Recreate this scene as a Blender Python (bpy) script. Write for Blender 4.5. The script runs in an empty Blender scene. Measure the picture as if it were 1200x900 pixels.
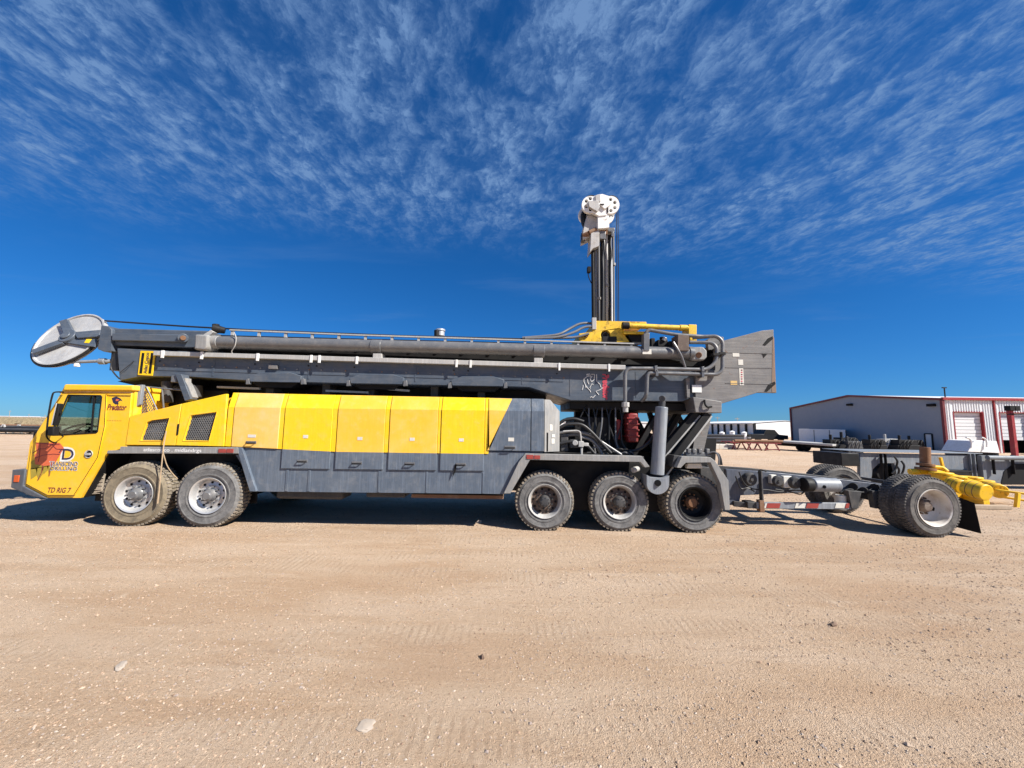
import bpy, bmesh, math, random
from mathutils import Vector, Matrix, noise
from mathutils.geometry import tessellate_polygon
R = math.radians
random.seed(7)
scene = bpy.context.scene
col = scene.collection

# ------------------------------------------------------------------ camera, sky, sun, exposure
F = 450.0; CH = 1.85; PITCH = math.atan(47 / 450.0); ROLL = 0.016
cam_d = bpy.data.cameras.new('camera'); cam = bpy.data.objects.new('camera', cam_d); col.objects.link(cam)
cam_d.sensor_width = 36.0; cam_d.lens = 36.0 * F / 1200.0; cam_d.clip_start = 0.05; cam_d.clip_end = 9000
cam.location = (0, 0, CH); cam.rotation_euler = (Matrix.Rotation(R(90) + PITCH, 3, 'X') @ Matrix.Rotation(ROLL, 3, 'Z')).to_euler()
scene.camera = cam

SUN_DIR = Vector((1.0, -0.55, 1.0)).normalized()          # towards the sun
SUN_EL = math.asin(SUN_DIR.z); SUN_AZ = math.atan2(SUN_DIR.x, SUN_DIR.y)
sun_d = bpy.data.lights.new('sun', 'SUN'); sun_d.energy = 5.0; sun_d.angle = R(0.53); sun_d.color = (1.0, 0.95, 0.87)
sun = bpy.data.objects.new('sun', sun_d); col.objects.link(sun)
sun.rotation_euler = SUN_DIR.to_track_quat('Z', 'Y').to_euler(); sun.location = (30, -20, 40)

def world_setup():
    w = bpy.data.worlds.new('World'); scene.world = w; w.use_nodes = True
    nt = w.node_tree; N = nt.nodes; L = nt.links; N.clear()
    out = N.new('ShaderNodeOutputWorld'); bg = N.new('ShaderNodeBackground'); L.new(bg.outputs[0], out.inputs[0])
    bg.inputs['Strength'].default_value = 0.05
    sky = N.new('ShaderNodeTexSky'); sky.sky_type = 'NISHITA'; sky.sun_disc = False
    sky.sun_elevation = SUN_EL; sky.sun_rotation = SUN_AZ; sky.altitude = 900
    sky.air_density = 1.0; sky.dust_density = 0.15; sky.ozone_density = 2.2
    gam = N.new('ShaderNodeHueSaturation'); gam.inputs['Saturation'].default_value = 1.08; gam.inputs['Value'].default_value = 1.0
    wb = N.new('ShaderNodeMix'); wb.data_type = 'RGBA'; wb.blend_type = 'MULTIPLY'; wb.inputs['Factor'].default_value = 1.0
    wb.inputs['B'].default_value = (.39, .84, 1.50, 1); gm = N.new('ShaderNodeGamma'); gm.inputs[1].default_value = .82; L.new(sky.outputs[0], gm.inputs[0]); L.new(gm.outputs[0], wb.inputs['A'])
    L.new(wb.outputs['Result'], gam.inputs['Color'])
    tc = N.new('ShaderNodeTexCoord'); sep = N.new('ShaderNodeSeparateXYZ'); L.new(tc.outputs['Generated'], sep.inputs[0])
    def M(op, a, b=None, c=None):
        m = N.new('ShaderNodeMath'); m.operation = op
        for i, s in enumerate((a, b, c)):
            if s is None: continue
            if hasattr(s, 'default_value') or hasattr(s, 'links'): L.new(s, m.inputs[i])
            else: m.inputs[i].default_value = s
        return m.outputs[0]
    z = M('MAXIMUM', sep.outputs[2], 0.03)
    px = M('DIVIDE', sep.outputs[0], z); py = M('DIVIDE', sep.outputs[1], z)
    def comb(x, y, zz=0.0):
        c = N.new('ShaderNodeCombineXYZ')
        for i, s in enumerate((x, y, zz)):
            if hasattr(s, 'links'): L.new(s, c.inputs[i])
            else: c.inputs[i].default_value = s
        return c.outputs[0]
    def nz(vec, scale, detail=4, rough=.55, dist=0.0):
        n = N.new('ShaderNodeTexNoise'); L.new(vec, n.inputs['Vector'])
        n.inputs['Scale'].default_value = scale; n.inputs['Detail'].default_value = detail
        n.inputs['Roughness'].default_value = rough; n.inputs['Distortion'].default_value = dist
        return n.outputs['Fac']
    def ramp(f, a, b):
        m = N.new('ShaderNodeMapRange'); m.interpolation_type = 'SMOOTHSTEP'; L.new(f, m.inputs[0])
        m.inputs[1].default_value = a; m.inputs[2].default_value = b
        return m.outputs[0]
    p = comb(px, py)
    sx = M('ADD', px, M('MULTIPLY', py, 0.10))
    warp = nz(p, 0.9, 2)
    streak = nz(comb(M('ADD', M('MULTIPLY', sx, 2.0), M('MULTIPLY', warp, 1.3)), M('MULTIPLY', py, 1.1)), 1.6, 4, .6, .15)
    puff = nz(comb(M('ADD', M('MULTIPLY', sx, 7.0), M('MULTIPLY', warp, 2.0)), M('MULTIPLY', py, 5.2), 3.3), 1.75, 7, .66, .3)
    fine = nz(comb(M('ADD', M('MULTIPLY', sx, 27.0), M('MULTIPLY', puff, 3.0)), M('MULTIPLY', py, 11.0), 8.3), 1.6, 6, .7, .3)
    big = nz(comb(px, py, 5.0), 0.7, 3)
    edge = M('SUBTRACT', M('ADD', M('ADD', 1.80, M('MULTIPLY', px, 0.17)), M('MULTIPLY', big, 0.9)), py)
    cover = ramp(edge, -0.1, 0.85)
    far = ramp(M('ADD', M('MULTIPLY', px, px), M('MULTIPLY', py, py)), 60.0, 14.0)
    dens = M('ADD', M('MULTIPLY', ramp(streak, .26, .70), M('ADD', M('MULTIPLY', ramp(puff, .36, .64), 0.9), 0.27)), M('MULTIPLY', ramp(puff, .40, .72), 0.34))
    dens = M('MULTIPLY', dens, M('ADD', M('MULTIPLY', ramp(fine, .30, .70), 1.0), 0.45))
    dens = M('MULTIPLY', M('MULTIPLY', dens, cover), far)
    # faint streaks lower down
    low = nz(comb(M('MULTIPLY', px, 0.5), M('MULTIPLY', py, 1.2), 1.7), 1.3, 6, .6, .4)
    dens = M('ADD', dens, M('MULTIPLY', M('MULTIPLY', ramp(low, .52, .8), 0.22), ramp(sep.outputs[2], .06, .2)))
    fac = M('MINIMUM', M('MULTIPLY', dens, 0.66), 0.85)
    mix = N.new('ShaderNodeMix'); mix.data_type = 'RGBA'
    L.new(fac, mix.inputs['Factor']); L.new(gam.outputs[0], mix.inputs['A'])
    mix.inputs['B'].default_value = (1.9, 3.35, 6.1, 1)
    L.new(mix.outputs['Result'], bg.inputs['Color'])
world_setup()
vs = scene.view_settings
vs.view_transform = 'Standard'; vs.look = 'None'; vs.gamma = 1.0; vs.use_curve_mapping = False
vs.exposure = 0.95
scene.render.engine = 'CYCLES'

# ------------------------------------------------------------------ helpers
CP, SP = math.cos(PITCH), math.sin(PITCH)
CR, SR = math.cos(ROLL), math.sin(ROLL)
def ray(u, v):
    a = u - 600.0; b = 450.0 - v
    a, b = a * CR - b * SR, a * SR + b * CR
    return a, F * CP - b * SP, F * SP + b * CP
def P(u, v, Y):
    x, yw, zw = ray(u, v); t = Y / yw
    return Vector((x * t, Y, CH + zw * t))
def G(u, v, z=0.0):
    x, yw, zw = ray(u, v); t = (z - CH) / zw
    return Vector((x * t, yw * t, z))
def XZ(pts, Y): return [(P(u, v, Y).x, P(u, v, Y).z) for u, v in pts]
def S(Y): return Y / 462.0                                  # metres per picture pixel at depth Y (about)
def gz(x, y):
    return 0.0

W = {}
class MB:
    def __init__(s): s.v = []; s.f = []; s.m = []
    def add(s, vs_, fs, mi=0):
        o = len(s.v); s.v += [Vector(q) for q in vs_]
        for f in fs: s.f.append([i + o for i in f]); s.m.append(mi)
        return s
    def box(s, x0, x1, y0, y1, z0, z1, mi=0):
        return s.add([(x0,y0,z0),(x1,y0,z0),(x1,y1,z0),(x0,y1,z0),(x0,y0,z1),(x1,y0,z1),(x1,y1,z1),(x0,y1,z1)],
              [(0,1,5,4),(1,2,6,5),(2,3,7,6),(3,0,4,7),(4,5,6,7),(3,2,1,0)], mi)
    def boxpx(s, u0, v0, u1, v1, Y, d, mi=0):
        a = P(u0, v0, Y); b = P(u1, v1, Y)
        return s.box(min(a.x,b.x), max(a.x,b.x), Y, Y + d, min(a.z,b.z), max(a.z,b.z), mi)
    def prism(s, pts, y0, y1, mi=0, holes=()):
        loops = [list(pts)] + [list(h) for h in holes]
        allp = [q for l in loops for q in l]; n = len(allp)
        tris = tessellate_polygon([[Vector((q[0], q[1], 0)) for q in l] for l in loops]) if (holes or len(pts) > 4) else [tuple(range(n))]
        if not holes and len(pts) > 4 :
            pass
        vs_ = [(q[0], y0, q[1]) for q in allp] + [(q[0], y1, q[1]) for q in allp]
        fs = [tuple(t) for t in tris] + [tuple(i + n for i in reversed(t)) for t in tris]
        o = 0
        for l in loops:
            k = len(l)
            for i in range(k):
                j = (i + 1) % k
                fs.append((o + i, o + j, o + j + n, o + i + n))
            o += k
        return s.add(vs_, fs, mi)
    def prismpx(s, pts, Y, d, mi=0, holes=()):
        return s.prism(XZ(pts, Y), Y, Y + d, mi, [XZ(h, Y) for h in holes])
    def bar(s, p0, p1, w, h, up=(0,0,1), mi=0):
        p0 = Vector(p0); p1 = Vector(p1); d = (p1 - p0).normalized(); up = Vector(up)
        sd = d.cross(up)
        if sd.length < 1e-4: sd = d.cross(Vector((0,1,0)))
        sd.normalize(); u2 = sd.cross(d).normalized()
        vs_ = []
        for p in (p0, p1):
            for a, b in ((-1,-1),(1,-1),(1,1),(-1,1)): vs_.append(p + sd * (a * w / 2) + u2 * (b * h / 2))
        return s.add(vs_, [(0,1,2,3),(7,6,5,4),(0,4,5,1),(1,5,6,2),(2,6,7,3),(3,7,4,0)], mi)
    def cyl(s, p0, p1, r0, r1=None, n=20, mi=0, caps=True):
        p0 = Vector(p0); p1 = Vector(p1); r1 = r0 if r1 is None else r1
        d = (p1 - p0).normalized(); a = d.orthogonal().normalized(); b = d.cross(a)
        vs_ = []
        for p, r in ((p0, r0), (p1, r1)):
            for i in range(n):
                t = 2 * math.pi * i / n; vs_.append(p + a * (r * math.cos(t)) + b * (r * math.sin(t)))
        fs = [(i, (i+1) % n, (i+1) % n + n, i + n) for i in range(n)]
        if caps: fs += [tuple(range(n - 1, -1, -1)), tuple(range(n, 2 * n))]
        return s.add(vs_, fs, mi)
    def tube(s, path, r, n=8, mi=0, fillet=0.0, seg=5):
        pts = [Vector(p) for p in path]
        if fillet > 0:
            q = [pts[0]]
            for i in range(1, len(pts) - 1):
                a, b, c = pts[i-1], pts[i], pts[i+1]
                l = min(fillet, (a - b).length * .48, (c - b).length * .48)
                s0 = b + (a - b).normalized() * l; s1 = b + (c - b).normalized() * l
                for k in range(seg + 1):
                    t = k / seg; q.append(s0 * (1-t)**2 + b * (2*t*(1-t)) + s1 * t*t)
            q.append(pts[-1]); pts = q
        vs_ = []; ref = None
        for i, p in enumerate(pts):
            d = (pts[min(i+1, len(pts)-1)] - pts[max(i-1, 0)]).normalized()
            if ref is None: ref = d.orthogonal().normalized()
            ref = (ref - d * ref.dot(d))
            if ref.length < 1e-5: ref = d.orthogonal()
            ref.normalize(); b = d.cross(ref)
            for k in range(n):
                t = 2 * math.pi * k / n; vs_.append(p + ref * (r * math.cos(t)) + b * (r * math.sin(t)))
        m = len(pts); fs = []
        for i in range(m - 1):
            for k in range(n):
                fs.append((i*n+k, i*n+(k+1) % n, (i+1)*n+(k+1) % n, (i+1)*n+k))
        fs += [tuple(range(n - 1, -1, -1)), tuple(range((m-1)*n, m*n))]
        return s.add(vs_, fs, mi)
    def lathe(s, prof, n=48, mi=0, c=(0,0,0), axis=(0,1,0), close=False):
        # prof: (radius, offset along axis)
        c = Vector(c); d = Vector(axis).normalized(); a = Vector((0,0,1)); a = (a - d * a.dot(d))
        if a.length < 1e-4: a = Vector((1,0,0))
        a.normalize(); b = d.cross(a); vs_ = []
        for r, o in prof:
            for i in range(n):
                t = 2 * math.pi * i / n
                vs_.append(c + d * o + a * (r * math.cos(t)) + b * (r * math.sin(t)))
        fs = []; m = len(prof)
        for j in range(m - 1 if not close else m):
            j2 = (j + 1) % m
            for i in range(n): fs.append((j*n+i, j*n+(i+1) % n, j2*n+(i+1) % n, j2*n+i))
        return s.add(vs_, fs, mi)
    def mesh(s, name, mats, origin=Vector((0,0,0)), angle=38, smooth=True):
        me = bpy.data.meshes.new(name)
        me.from_pydata([v - origin for v in s.v], [], s.f)
        for m in (mats if isinstance(mats, (list, tuple)) else [mats]): me.materials.append(m)
        me.polygons.foreach_set('material_index', s.m)
        bm = bmesh.new(); bm.from_mesh(me); bmesh.ops.recalc_face_normals(bm, faces=bm.faces); bm.to_mesh(me); bm.free()
        if smooth:
            me.shade_smooth(); me.set_sharp_from_angle(angle=R(angle))
        me.update(); return me
    def build(s, name, mats, parent=None, bevel=0.0, angle=38, smooth=True, seg=2):
        lo = Vector((min(v.x for v in s.v), min(v.y for v in s.v), min(v.z for v in s.v)))
        hi = Vector((max(v.x for v in s.v), max(v.y for v in s.v), max(v.z for v in s.v)))
        c = (lo + hi) / 2
        if parent is None: c.z = lo.z
        me = s.mesh(name, mats, c, angle, smooth)
        o = bpy.data.objects.new(name, me); col.objects.link(o)
        if parent is not None:
            o.parent = parent; o.location = c - W[parent.name]
        else: o.location = c
        W[o.name] = c
        if bevel > 0:
            b = o.modifiers.new('bevel', 'BEVEL'); b.width = bevel; b.segments = seg; b.limit_method = 'ANGLE'; b.angle_limit = R(40)
        return o
def tag(o, label, cat, group=None, kind=None):
    if label: o['label'] = label
    if cat: o['category'] = cat
    if group: o['group'] = group
    if kind: o['kind'] = kind
    return o
def thing(name, loc, label, cat, group=None):
    o = bpy.data.objects.new(name, None); col.objects.link(o); o.location = loc; o.empty_display_size = .3
    W[o.name] = Vector(loc); return tag(o, label, cat, group)

# ------------------------------------------------------------------ materials
def nodes(name):
    m = bpy.data.materials.new(name); m.use_nodes = True
    nt = m.node_tree; b = nt.nodes['Principled BSDF']
    return m, nt.nodes, nt.links, b
def inp(L, s, v):
    if hasattr(v, 'links'): L.new(v, s)
    else: s.default_value = v
def noise_n(N, L, vec, scale, detail=4, rough=.55, dist=0):
    n = N.new('ShaderNodeTexNoise'); L.new(vec, n.inputs['Vector'])
    n.inputs['Scale'].default_value = scale; n.inputs['Detail'].default_value = detail
    n.inputs['Roughness'].default_value = rough; n.inputs['Distortion'].default_value = dist
    return n.outputs['Fac']
def rng(N, L, f, a, b, c=0.0, d=1.0):
    m = N.new('ShaderNodeMapRange'); m.interpolation_type = 'SMOOTHSTEP'; L.new(f, m.inputs[0])
    m.inputs[1].default_value = a; m.inputs[2].default_value = b; m.inputs[3].default_value = c; m.inputs[4].default_value = d
    return m.outputs[0]
def mixc(N, L, f, a, b, blend='MIX'):
    m = N.new('ShaderNodeMix'); m.data_type = 'RGBA'; m.blend_type = blend
    inp(L, m.inputs['Factor'], f)
    for s, v in ((m.inputs['A'], a), (m.inputs['B'], b)):
        if hasattr(v, 'links'): L.new(v, s)
        else: s.default_value = (*v, 1)
    return m.outputs['Result']
def mapped(N, L, scale, src=None):
    g = N.new('ShaderNodeNewGeometry'); mp = N.new('ShaderNodeMapping'); L.new(src or g.outputs['Position'], mp.inputs['Vector'])
    mp.inputs['Scale'].default_value = scale
    return mp.outputs[0]
def bump(N, L, b, h, strength, dist=0.01):
    k = N.new('ShaderNodeBump'); L.new(h, k.inputs['Height']); k.inputs['Strength'].default_value = strength; k.inputs['Distance'].default_value = dist
    L.new(k.outputs[0], b.inputs['Normal'])
MT = {}
def paint(name, c, fade=None, dust=(.36,.28,.2), fade_amt=.5, streak=.0, specks=.3, dustamt=.25, rough=.5, metal=0.0, rust=None, rustamt=0.0, spec=.4, bmp=.08, obj=False, horiz=False):
    m, N, L, b = nodes(name)
    src = None
    if obj:
        tc = N.new('ShaderNodeTexCoord'); src = tc.outputs['Object']
    p = mapped(N, L, (1,1,1), src)
    fade = fade or tuple(min(1, x * 1.25 + .02) for x in c)
    f = noise_n(N, L, p, 1.7, 6, .62, .4)
    cl = mixc(N, L, rng(N, L, f, .32, .7, 0, fade_amt), c, fade)
    d = noise_n(N, L, p, 6.0, 7, .7, .2)
    cl = mixc(N, L, rng(N, L, d, .45, .8, 0, dustamt * 2), cl, dust)
    if streak > 0:
        ps = mapped(N, L, (1.1, 1.1, 22) if horiz else (22, 22, 1.1), src)
        s = noise_n(N, L, ps, 1.6, 5, .65)
        ps2 = mapped(N, L, (2.2, 2.2, 55) if horiz else (55, 55, 2.2), src)
        s2 = noise_n(N, L, ps2, 1.2, 3, .6)
        cl = mixc(N, L, rng(N, L, s, .47, .66, 0, streak), cl, tuple(min(1, x * 1.9 + .03) for x in c))
        cl = mixc(N, L, rng(N, L, s2, .52, .70, 0, streak * .8), cl, tuple(x * .55 for x in c))
    if rust:
        r = noise_n(N, L, p, 9.0, 8, .72, .5)
        cl = mixc(N, L, rng(N, L, r, .62 - rustamt * .2, .70, 0, .92), cl, rust)
    if specks > 0:
        k = noise_n(N, L, p, 60.0, 3, .6)
        cl = mixc(N, L, rng(N, L, k, .62, .74, 0, specks), cl, tuple(x * .45 for x in c))
    L.new(cl, b.inputs['Base Color'])
    L.new(rng(N, L, d, .3, .8, rough - .1, min(1, rough + .25)), b.inputs['Roughness'])
    b.inputs['Metallic'].default_value = metal; b.inputs['Specular IOR Level'].default_value = spec
    if bmp > 0: bump(N, L, b, d, bmp, .02)
    MT[name] = m; return m
def plain(name, c, rough=.6, metal=0.0, spec=.4, emit=None):
    m, N, L, b = nodes(name)
    p = mapped(N, L, (1,1,1)); n = noise_n(N, L, p, 14, 5, .6)
    L.new(mixc(N, L, rng(N, L, n, .3, .75, 0, .5), c, tuple(min(1, x * .72 + .006) for x in c)), b.inputs['Base Color'])
    b.inputs['Roughness'].default_value = rough; b.inputs['Metallic'].default_value = metal; b.inputs['Specular IOR Level'].default_value = spec
    MT[name] = m; return m

YEL = paint('yellow_paint', (.80,.455,.014), (.80,.49,.05), (.58,.42,.2), .5, 0, .2, .16, .42, bmp=.14)
YELB = paint('bright_yellow_paint', (.82,.515,.008), (.82,.54,.03), (.58,.44,.22), .45, .08, .22, .16, .42, bmp=.14)
YELF1 = paint('faded_yellow_paint', (.78,.45,.085), (.78,.50,.17), (.66,.52,.34), .9, .05, .22, .22, .6)
YELF2 = paint('chalky_yellow_paint', (.80,.45,.03), (.79,.49,.09), (.66,.52,.34), .8, .05, .22, .16, .55)
YELM = paint('greasy_yellow_paint', (.72,.43,.015), (.72,.48,.06), (.3,.22,.12), .6, .1, .4, .2, .5, rust=(.045,.028,.018), rustamt=.62)
BLUEG = paint('blue_grey_paint', (.078,.102,.138), (.115,.138,.17), (.24,.24,.24), .9, .36, .4, .26, .45, bmp=.14)
GREYP = paint('dusty_grey_paint', (.20,.20,.20), (.27,.265,.25), (.34,.30,.25), .6, .3, .3, .3, .6)
MASTG = paint('mast_grey_paint', (.055,.071,.095), (.09,.106,.13), (.17,.16,.15), .8, .22, .3, .2, .42, horiz=True)
MASTL = paint('weathered_mast_grey_paint', (.135,.13,.128), (.18,.172,.165), (.26,.235,.21), .7, .35, .3, .2, .55, rust=(.15,.075,.045), rustamt=.2, horiz=True)
DARK = paint('dark_grease_and_shade', (.008,.008,.009), (.017,.0165,.017), (.06,.05,.042), .6, 0, .2, .08, .6, spec=.25)  # near-black grease; also carries the shade of arches, mast gap and pump area
DECK = paint('deck_steel', (.035,.036,.04), (.06,.058,.056), (.17,.14,.115), .7, .2, .3, .22, .6)
PIPEG = paint('pipe_grey', (.105,.108,.115), (.15,.15,.15), (.24,.22,.2), .6, 0, .35, .25, .33, spec=.6)
CYLG = paint('cylinder_blue_grey', (.18,.20,.225), (.23,.24,.26), (.3,.27,.24), .6, .3, .3, .18, .45)
CHAN = paint('pale_channel', (.34,.335,.325), (.42,.41,.39), (.4,.36,.3), .5, .2, .25, .2, .55)
SILV = paint('dull_aluminium', (.50,.50,.50), (.62,.62,.61), (.40,.35,.3), .8, 0, .25, .22, .42, .55)
SHEAV = paint('scuffed_sheave_steel', (.34,.34,.34), (.50,.50,.49), (.30,.26,.22), .9, .15, .35, .3, .5, .15)
RUSTR = paint('rusty_rim_brown', (.085,.058,.045), (.14,.10,.078), (.30,.26,.22), .8, 0, .4, .4, .7)
RUST = paint('rusty_steel', (.16,.075,.035), (.22,.12,.07), (.3,.23,.17), .8, 0, .4, .3, .8)
WHITEP = paint('white_paint', (.74,.74,.73), (.68,.67,.64), (.40,.33,.25), .7, .12, .35, .22, .45, rust=(.16,.10,.06), rustamt=.05)
GREYB = paint('shaded_bracket_grey', (.36,.355,.35), (.42,.41,.40), (.2,.16,.12), .7, .1, .35, .35, .5)
REDP = paint('red_paint', (.17,.01,.012), (.22,.025,.025), (.3,.2,.15), .6, .1, .3, .2, .5)
DKRED = paint('dark_red_trim', (.13,.016,.02), (.17,.03,.03), (.3,.2,.15), .5, .1, .1, .1, .5)
BRRED = paint('red_trim', (.27,.018,.024), (.30,.04,.04), (.4,.3,.22), .5, .1, .1, .1, .5)
BLACK = plain('black_rubber', (.008,.008,.009), .75, 0, .2)
HOSE = plain('hose_rubber', (.022,.022,.023), .42)
HOSEG = plain('grey_hose', (.14,.14,.145), .32, 0, .6)
CABLE = plain('wire_rope_steel', (.035,.034,.036), .5, .4)
LENS = plain('amber_lens', (.55,.09,.02), .25)
LENSR = plain('red_reflector', (.30,.05,.04), .4)
WHITE = plain('white_vinyl', (.72,.72,.70), .5)
OFFW = plain('sticker_white', (.62,.60,.54), .55)
NAVY = plain('navy_vinyl', (.025,.02,.055), .45)
DRED = plain('dark_red_vinyl', (.16,.018,.03), .45)
ORNG = plain('faded_red_vinyl', (.62,.13,.05), .55)
OLIV = plain('olive_vinyl', (.36,.27,.035), .6)
PINK = plain('faded_pink_vinyl', (.50,.055,.085), .55)
SIGNY = plain('sign_yellow', (.80,.52,.01), .45)
TANR = plain('tan_rope', (.38,.28,.18), .9)
WOOD = paint('grey_timber', (.30,.23,.16), (.38,.3,.22), None or (.4,.32,.24), .7, .2, .3, .2, .85)
CONC = paint('pale_block', (.50,.46,.40), (.56,.52,.46), (.5,.42,.33), .7, .2, .3, .2, .85)
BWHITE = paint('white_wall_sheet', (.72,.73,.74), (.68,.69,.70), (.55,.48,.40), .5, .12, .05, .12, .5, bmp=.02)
BSHADE = paint('shaded_white_wall_sheet', (.60,.61,.62), (.56,.565,.57), (.5,.42,.34), .5, .06, .05, .1, .55, bmp=.02)  # white sheet greyed to carry the shade of walls turned from the sun
ROOFW = paint('pale_roof_sheet', (.66,.66,.66), (.6,.6,.59), (.5,.44,.36), .5, .1, .1, .15, .5)
SKIDG = paint('skid_steel_grey', (.14,.16,.185), (.19,.205,.22), (.3,.26,.22), .7, .35, .35, .25, .6, rust=(.12,.06,.035), rustamt=.05)
BRUSH = paint('scrub', (.16,.125,.07), (.22,.175,.11), (.3,.23,.16), .8, 0, .3, .3, .9)

def tyre_mat(name, c, dust, lo, hi):
    m, N, L, b = nodes(name)
    tc = N.new('ShaderNodeTexCoord'); p = mapped(N, L, (1,1,1), tc.outputs['Object'])
    oi = N.new('ShaderNodeObjectInfo')
    ad = N.new('ShaderNodeVectorMath'); ad.operation = 'ADD'; L.new(p, ad.inputs[0])
    cb = N.new('ShaderNodeCombineXYZ'); ml = N.new('ShaderNodeMath'); ml.operation = 'MULTIPLY'; ml.inputs[1].default_value = 37
    L.new(oi.outputs['Random'], ml.inputs[0])
    for i in range(3): L.new(ml.outputs[0], cb.inputs[i])
    L.new(cb.outputs[0], ad.inputs[1]); q = ad.outputs[0]
    n = noise_n(N, L, q, 7, 7, .7, .6); n2 = noise_n(N, L, q, 70, 4, .6)
    cl = mixc(N, L, rng(N, L, n, .30, .72, lo, hi), c, dust)
    cl = mixc(N, L, rng(N, L, n2, .55, .75, 0, .5), cl, tuple(x * .5 for x in c))
    L.new(cl, b.inputs['Base Color']); b.inputs['Roughness'].default_value = .85; b.inputs['Specular IOR Level'].default_value = .25
    bump(N, L, b, n2, .35, .006)
    MT[name] = m; return m
TYD = tyre_mat('mud_caked_tyre', (.035,.033,.032), (.25,.205,.14), .45, 1.0)
TYG = tyre_mat('grey_dusty_tyre', (.028,.029,.031), (.205,.20,.195), .35, 1.0)
TYB = tyre_mat('worn_tyre', (.024,.024,.026), (.19,.175,.16), .25, .9)
TREADD = tyre_mat('dusty_tread', (.03,.028,.026), (.33,.28,.22), .3, 1.0)

def glass(name, tint, trans=.75):
    m, N, L, b = nodes(name)
    out = [n for n in N if n.type == 'OUTPUT_MATERIAL'][0]
    tr = N.new('ShaderNodeBsdfTransparent'); tr.inputs[0].default_value = (*tint, 1)
    gl = N.new('ShaderNodeBsdfGlossy'); gl.inputs['Roughness'].default_value = .03; gl.inputs[0].default_value = (.9,.95,.95,1)
    lw = N.new('ShaderNodeLayerWeight'); lw.inputs[0].default_value = .5
    fr = N.new('ShaderNodeMapRange'); L.new(lw.outputs['Facing'], fr.inputs[0]); fr.inputs[1].default_value = .3; fr.inputs[3].default_value = .05; fr.inputs[4].default_value = .55
    mx = N.new('ShaderNodeMixShader'); L.new(fr.outputs[0], mx.inputs[0]); L.new(tr.outputs[0], mx.inputs[1]); L.new(gl.outputs[0], mx.inputs[2])
    L.new(mx.outputs[0], out.inputs['Surface']); N.remove(b)
    MT[name] = m; return m
GLASS = glass('tinted_glass', (.62,.74,.72))

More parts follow.
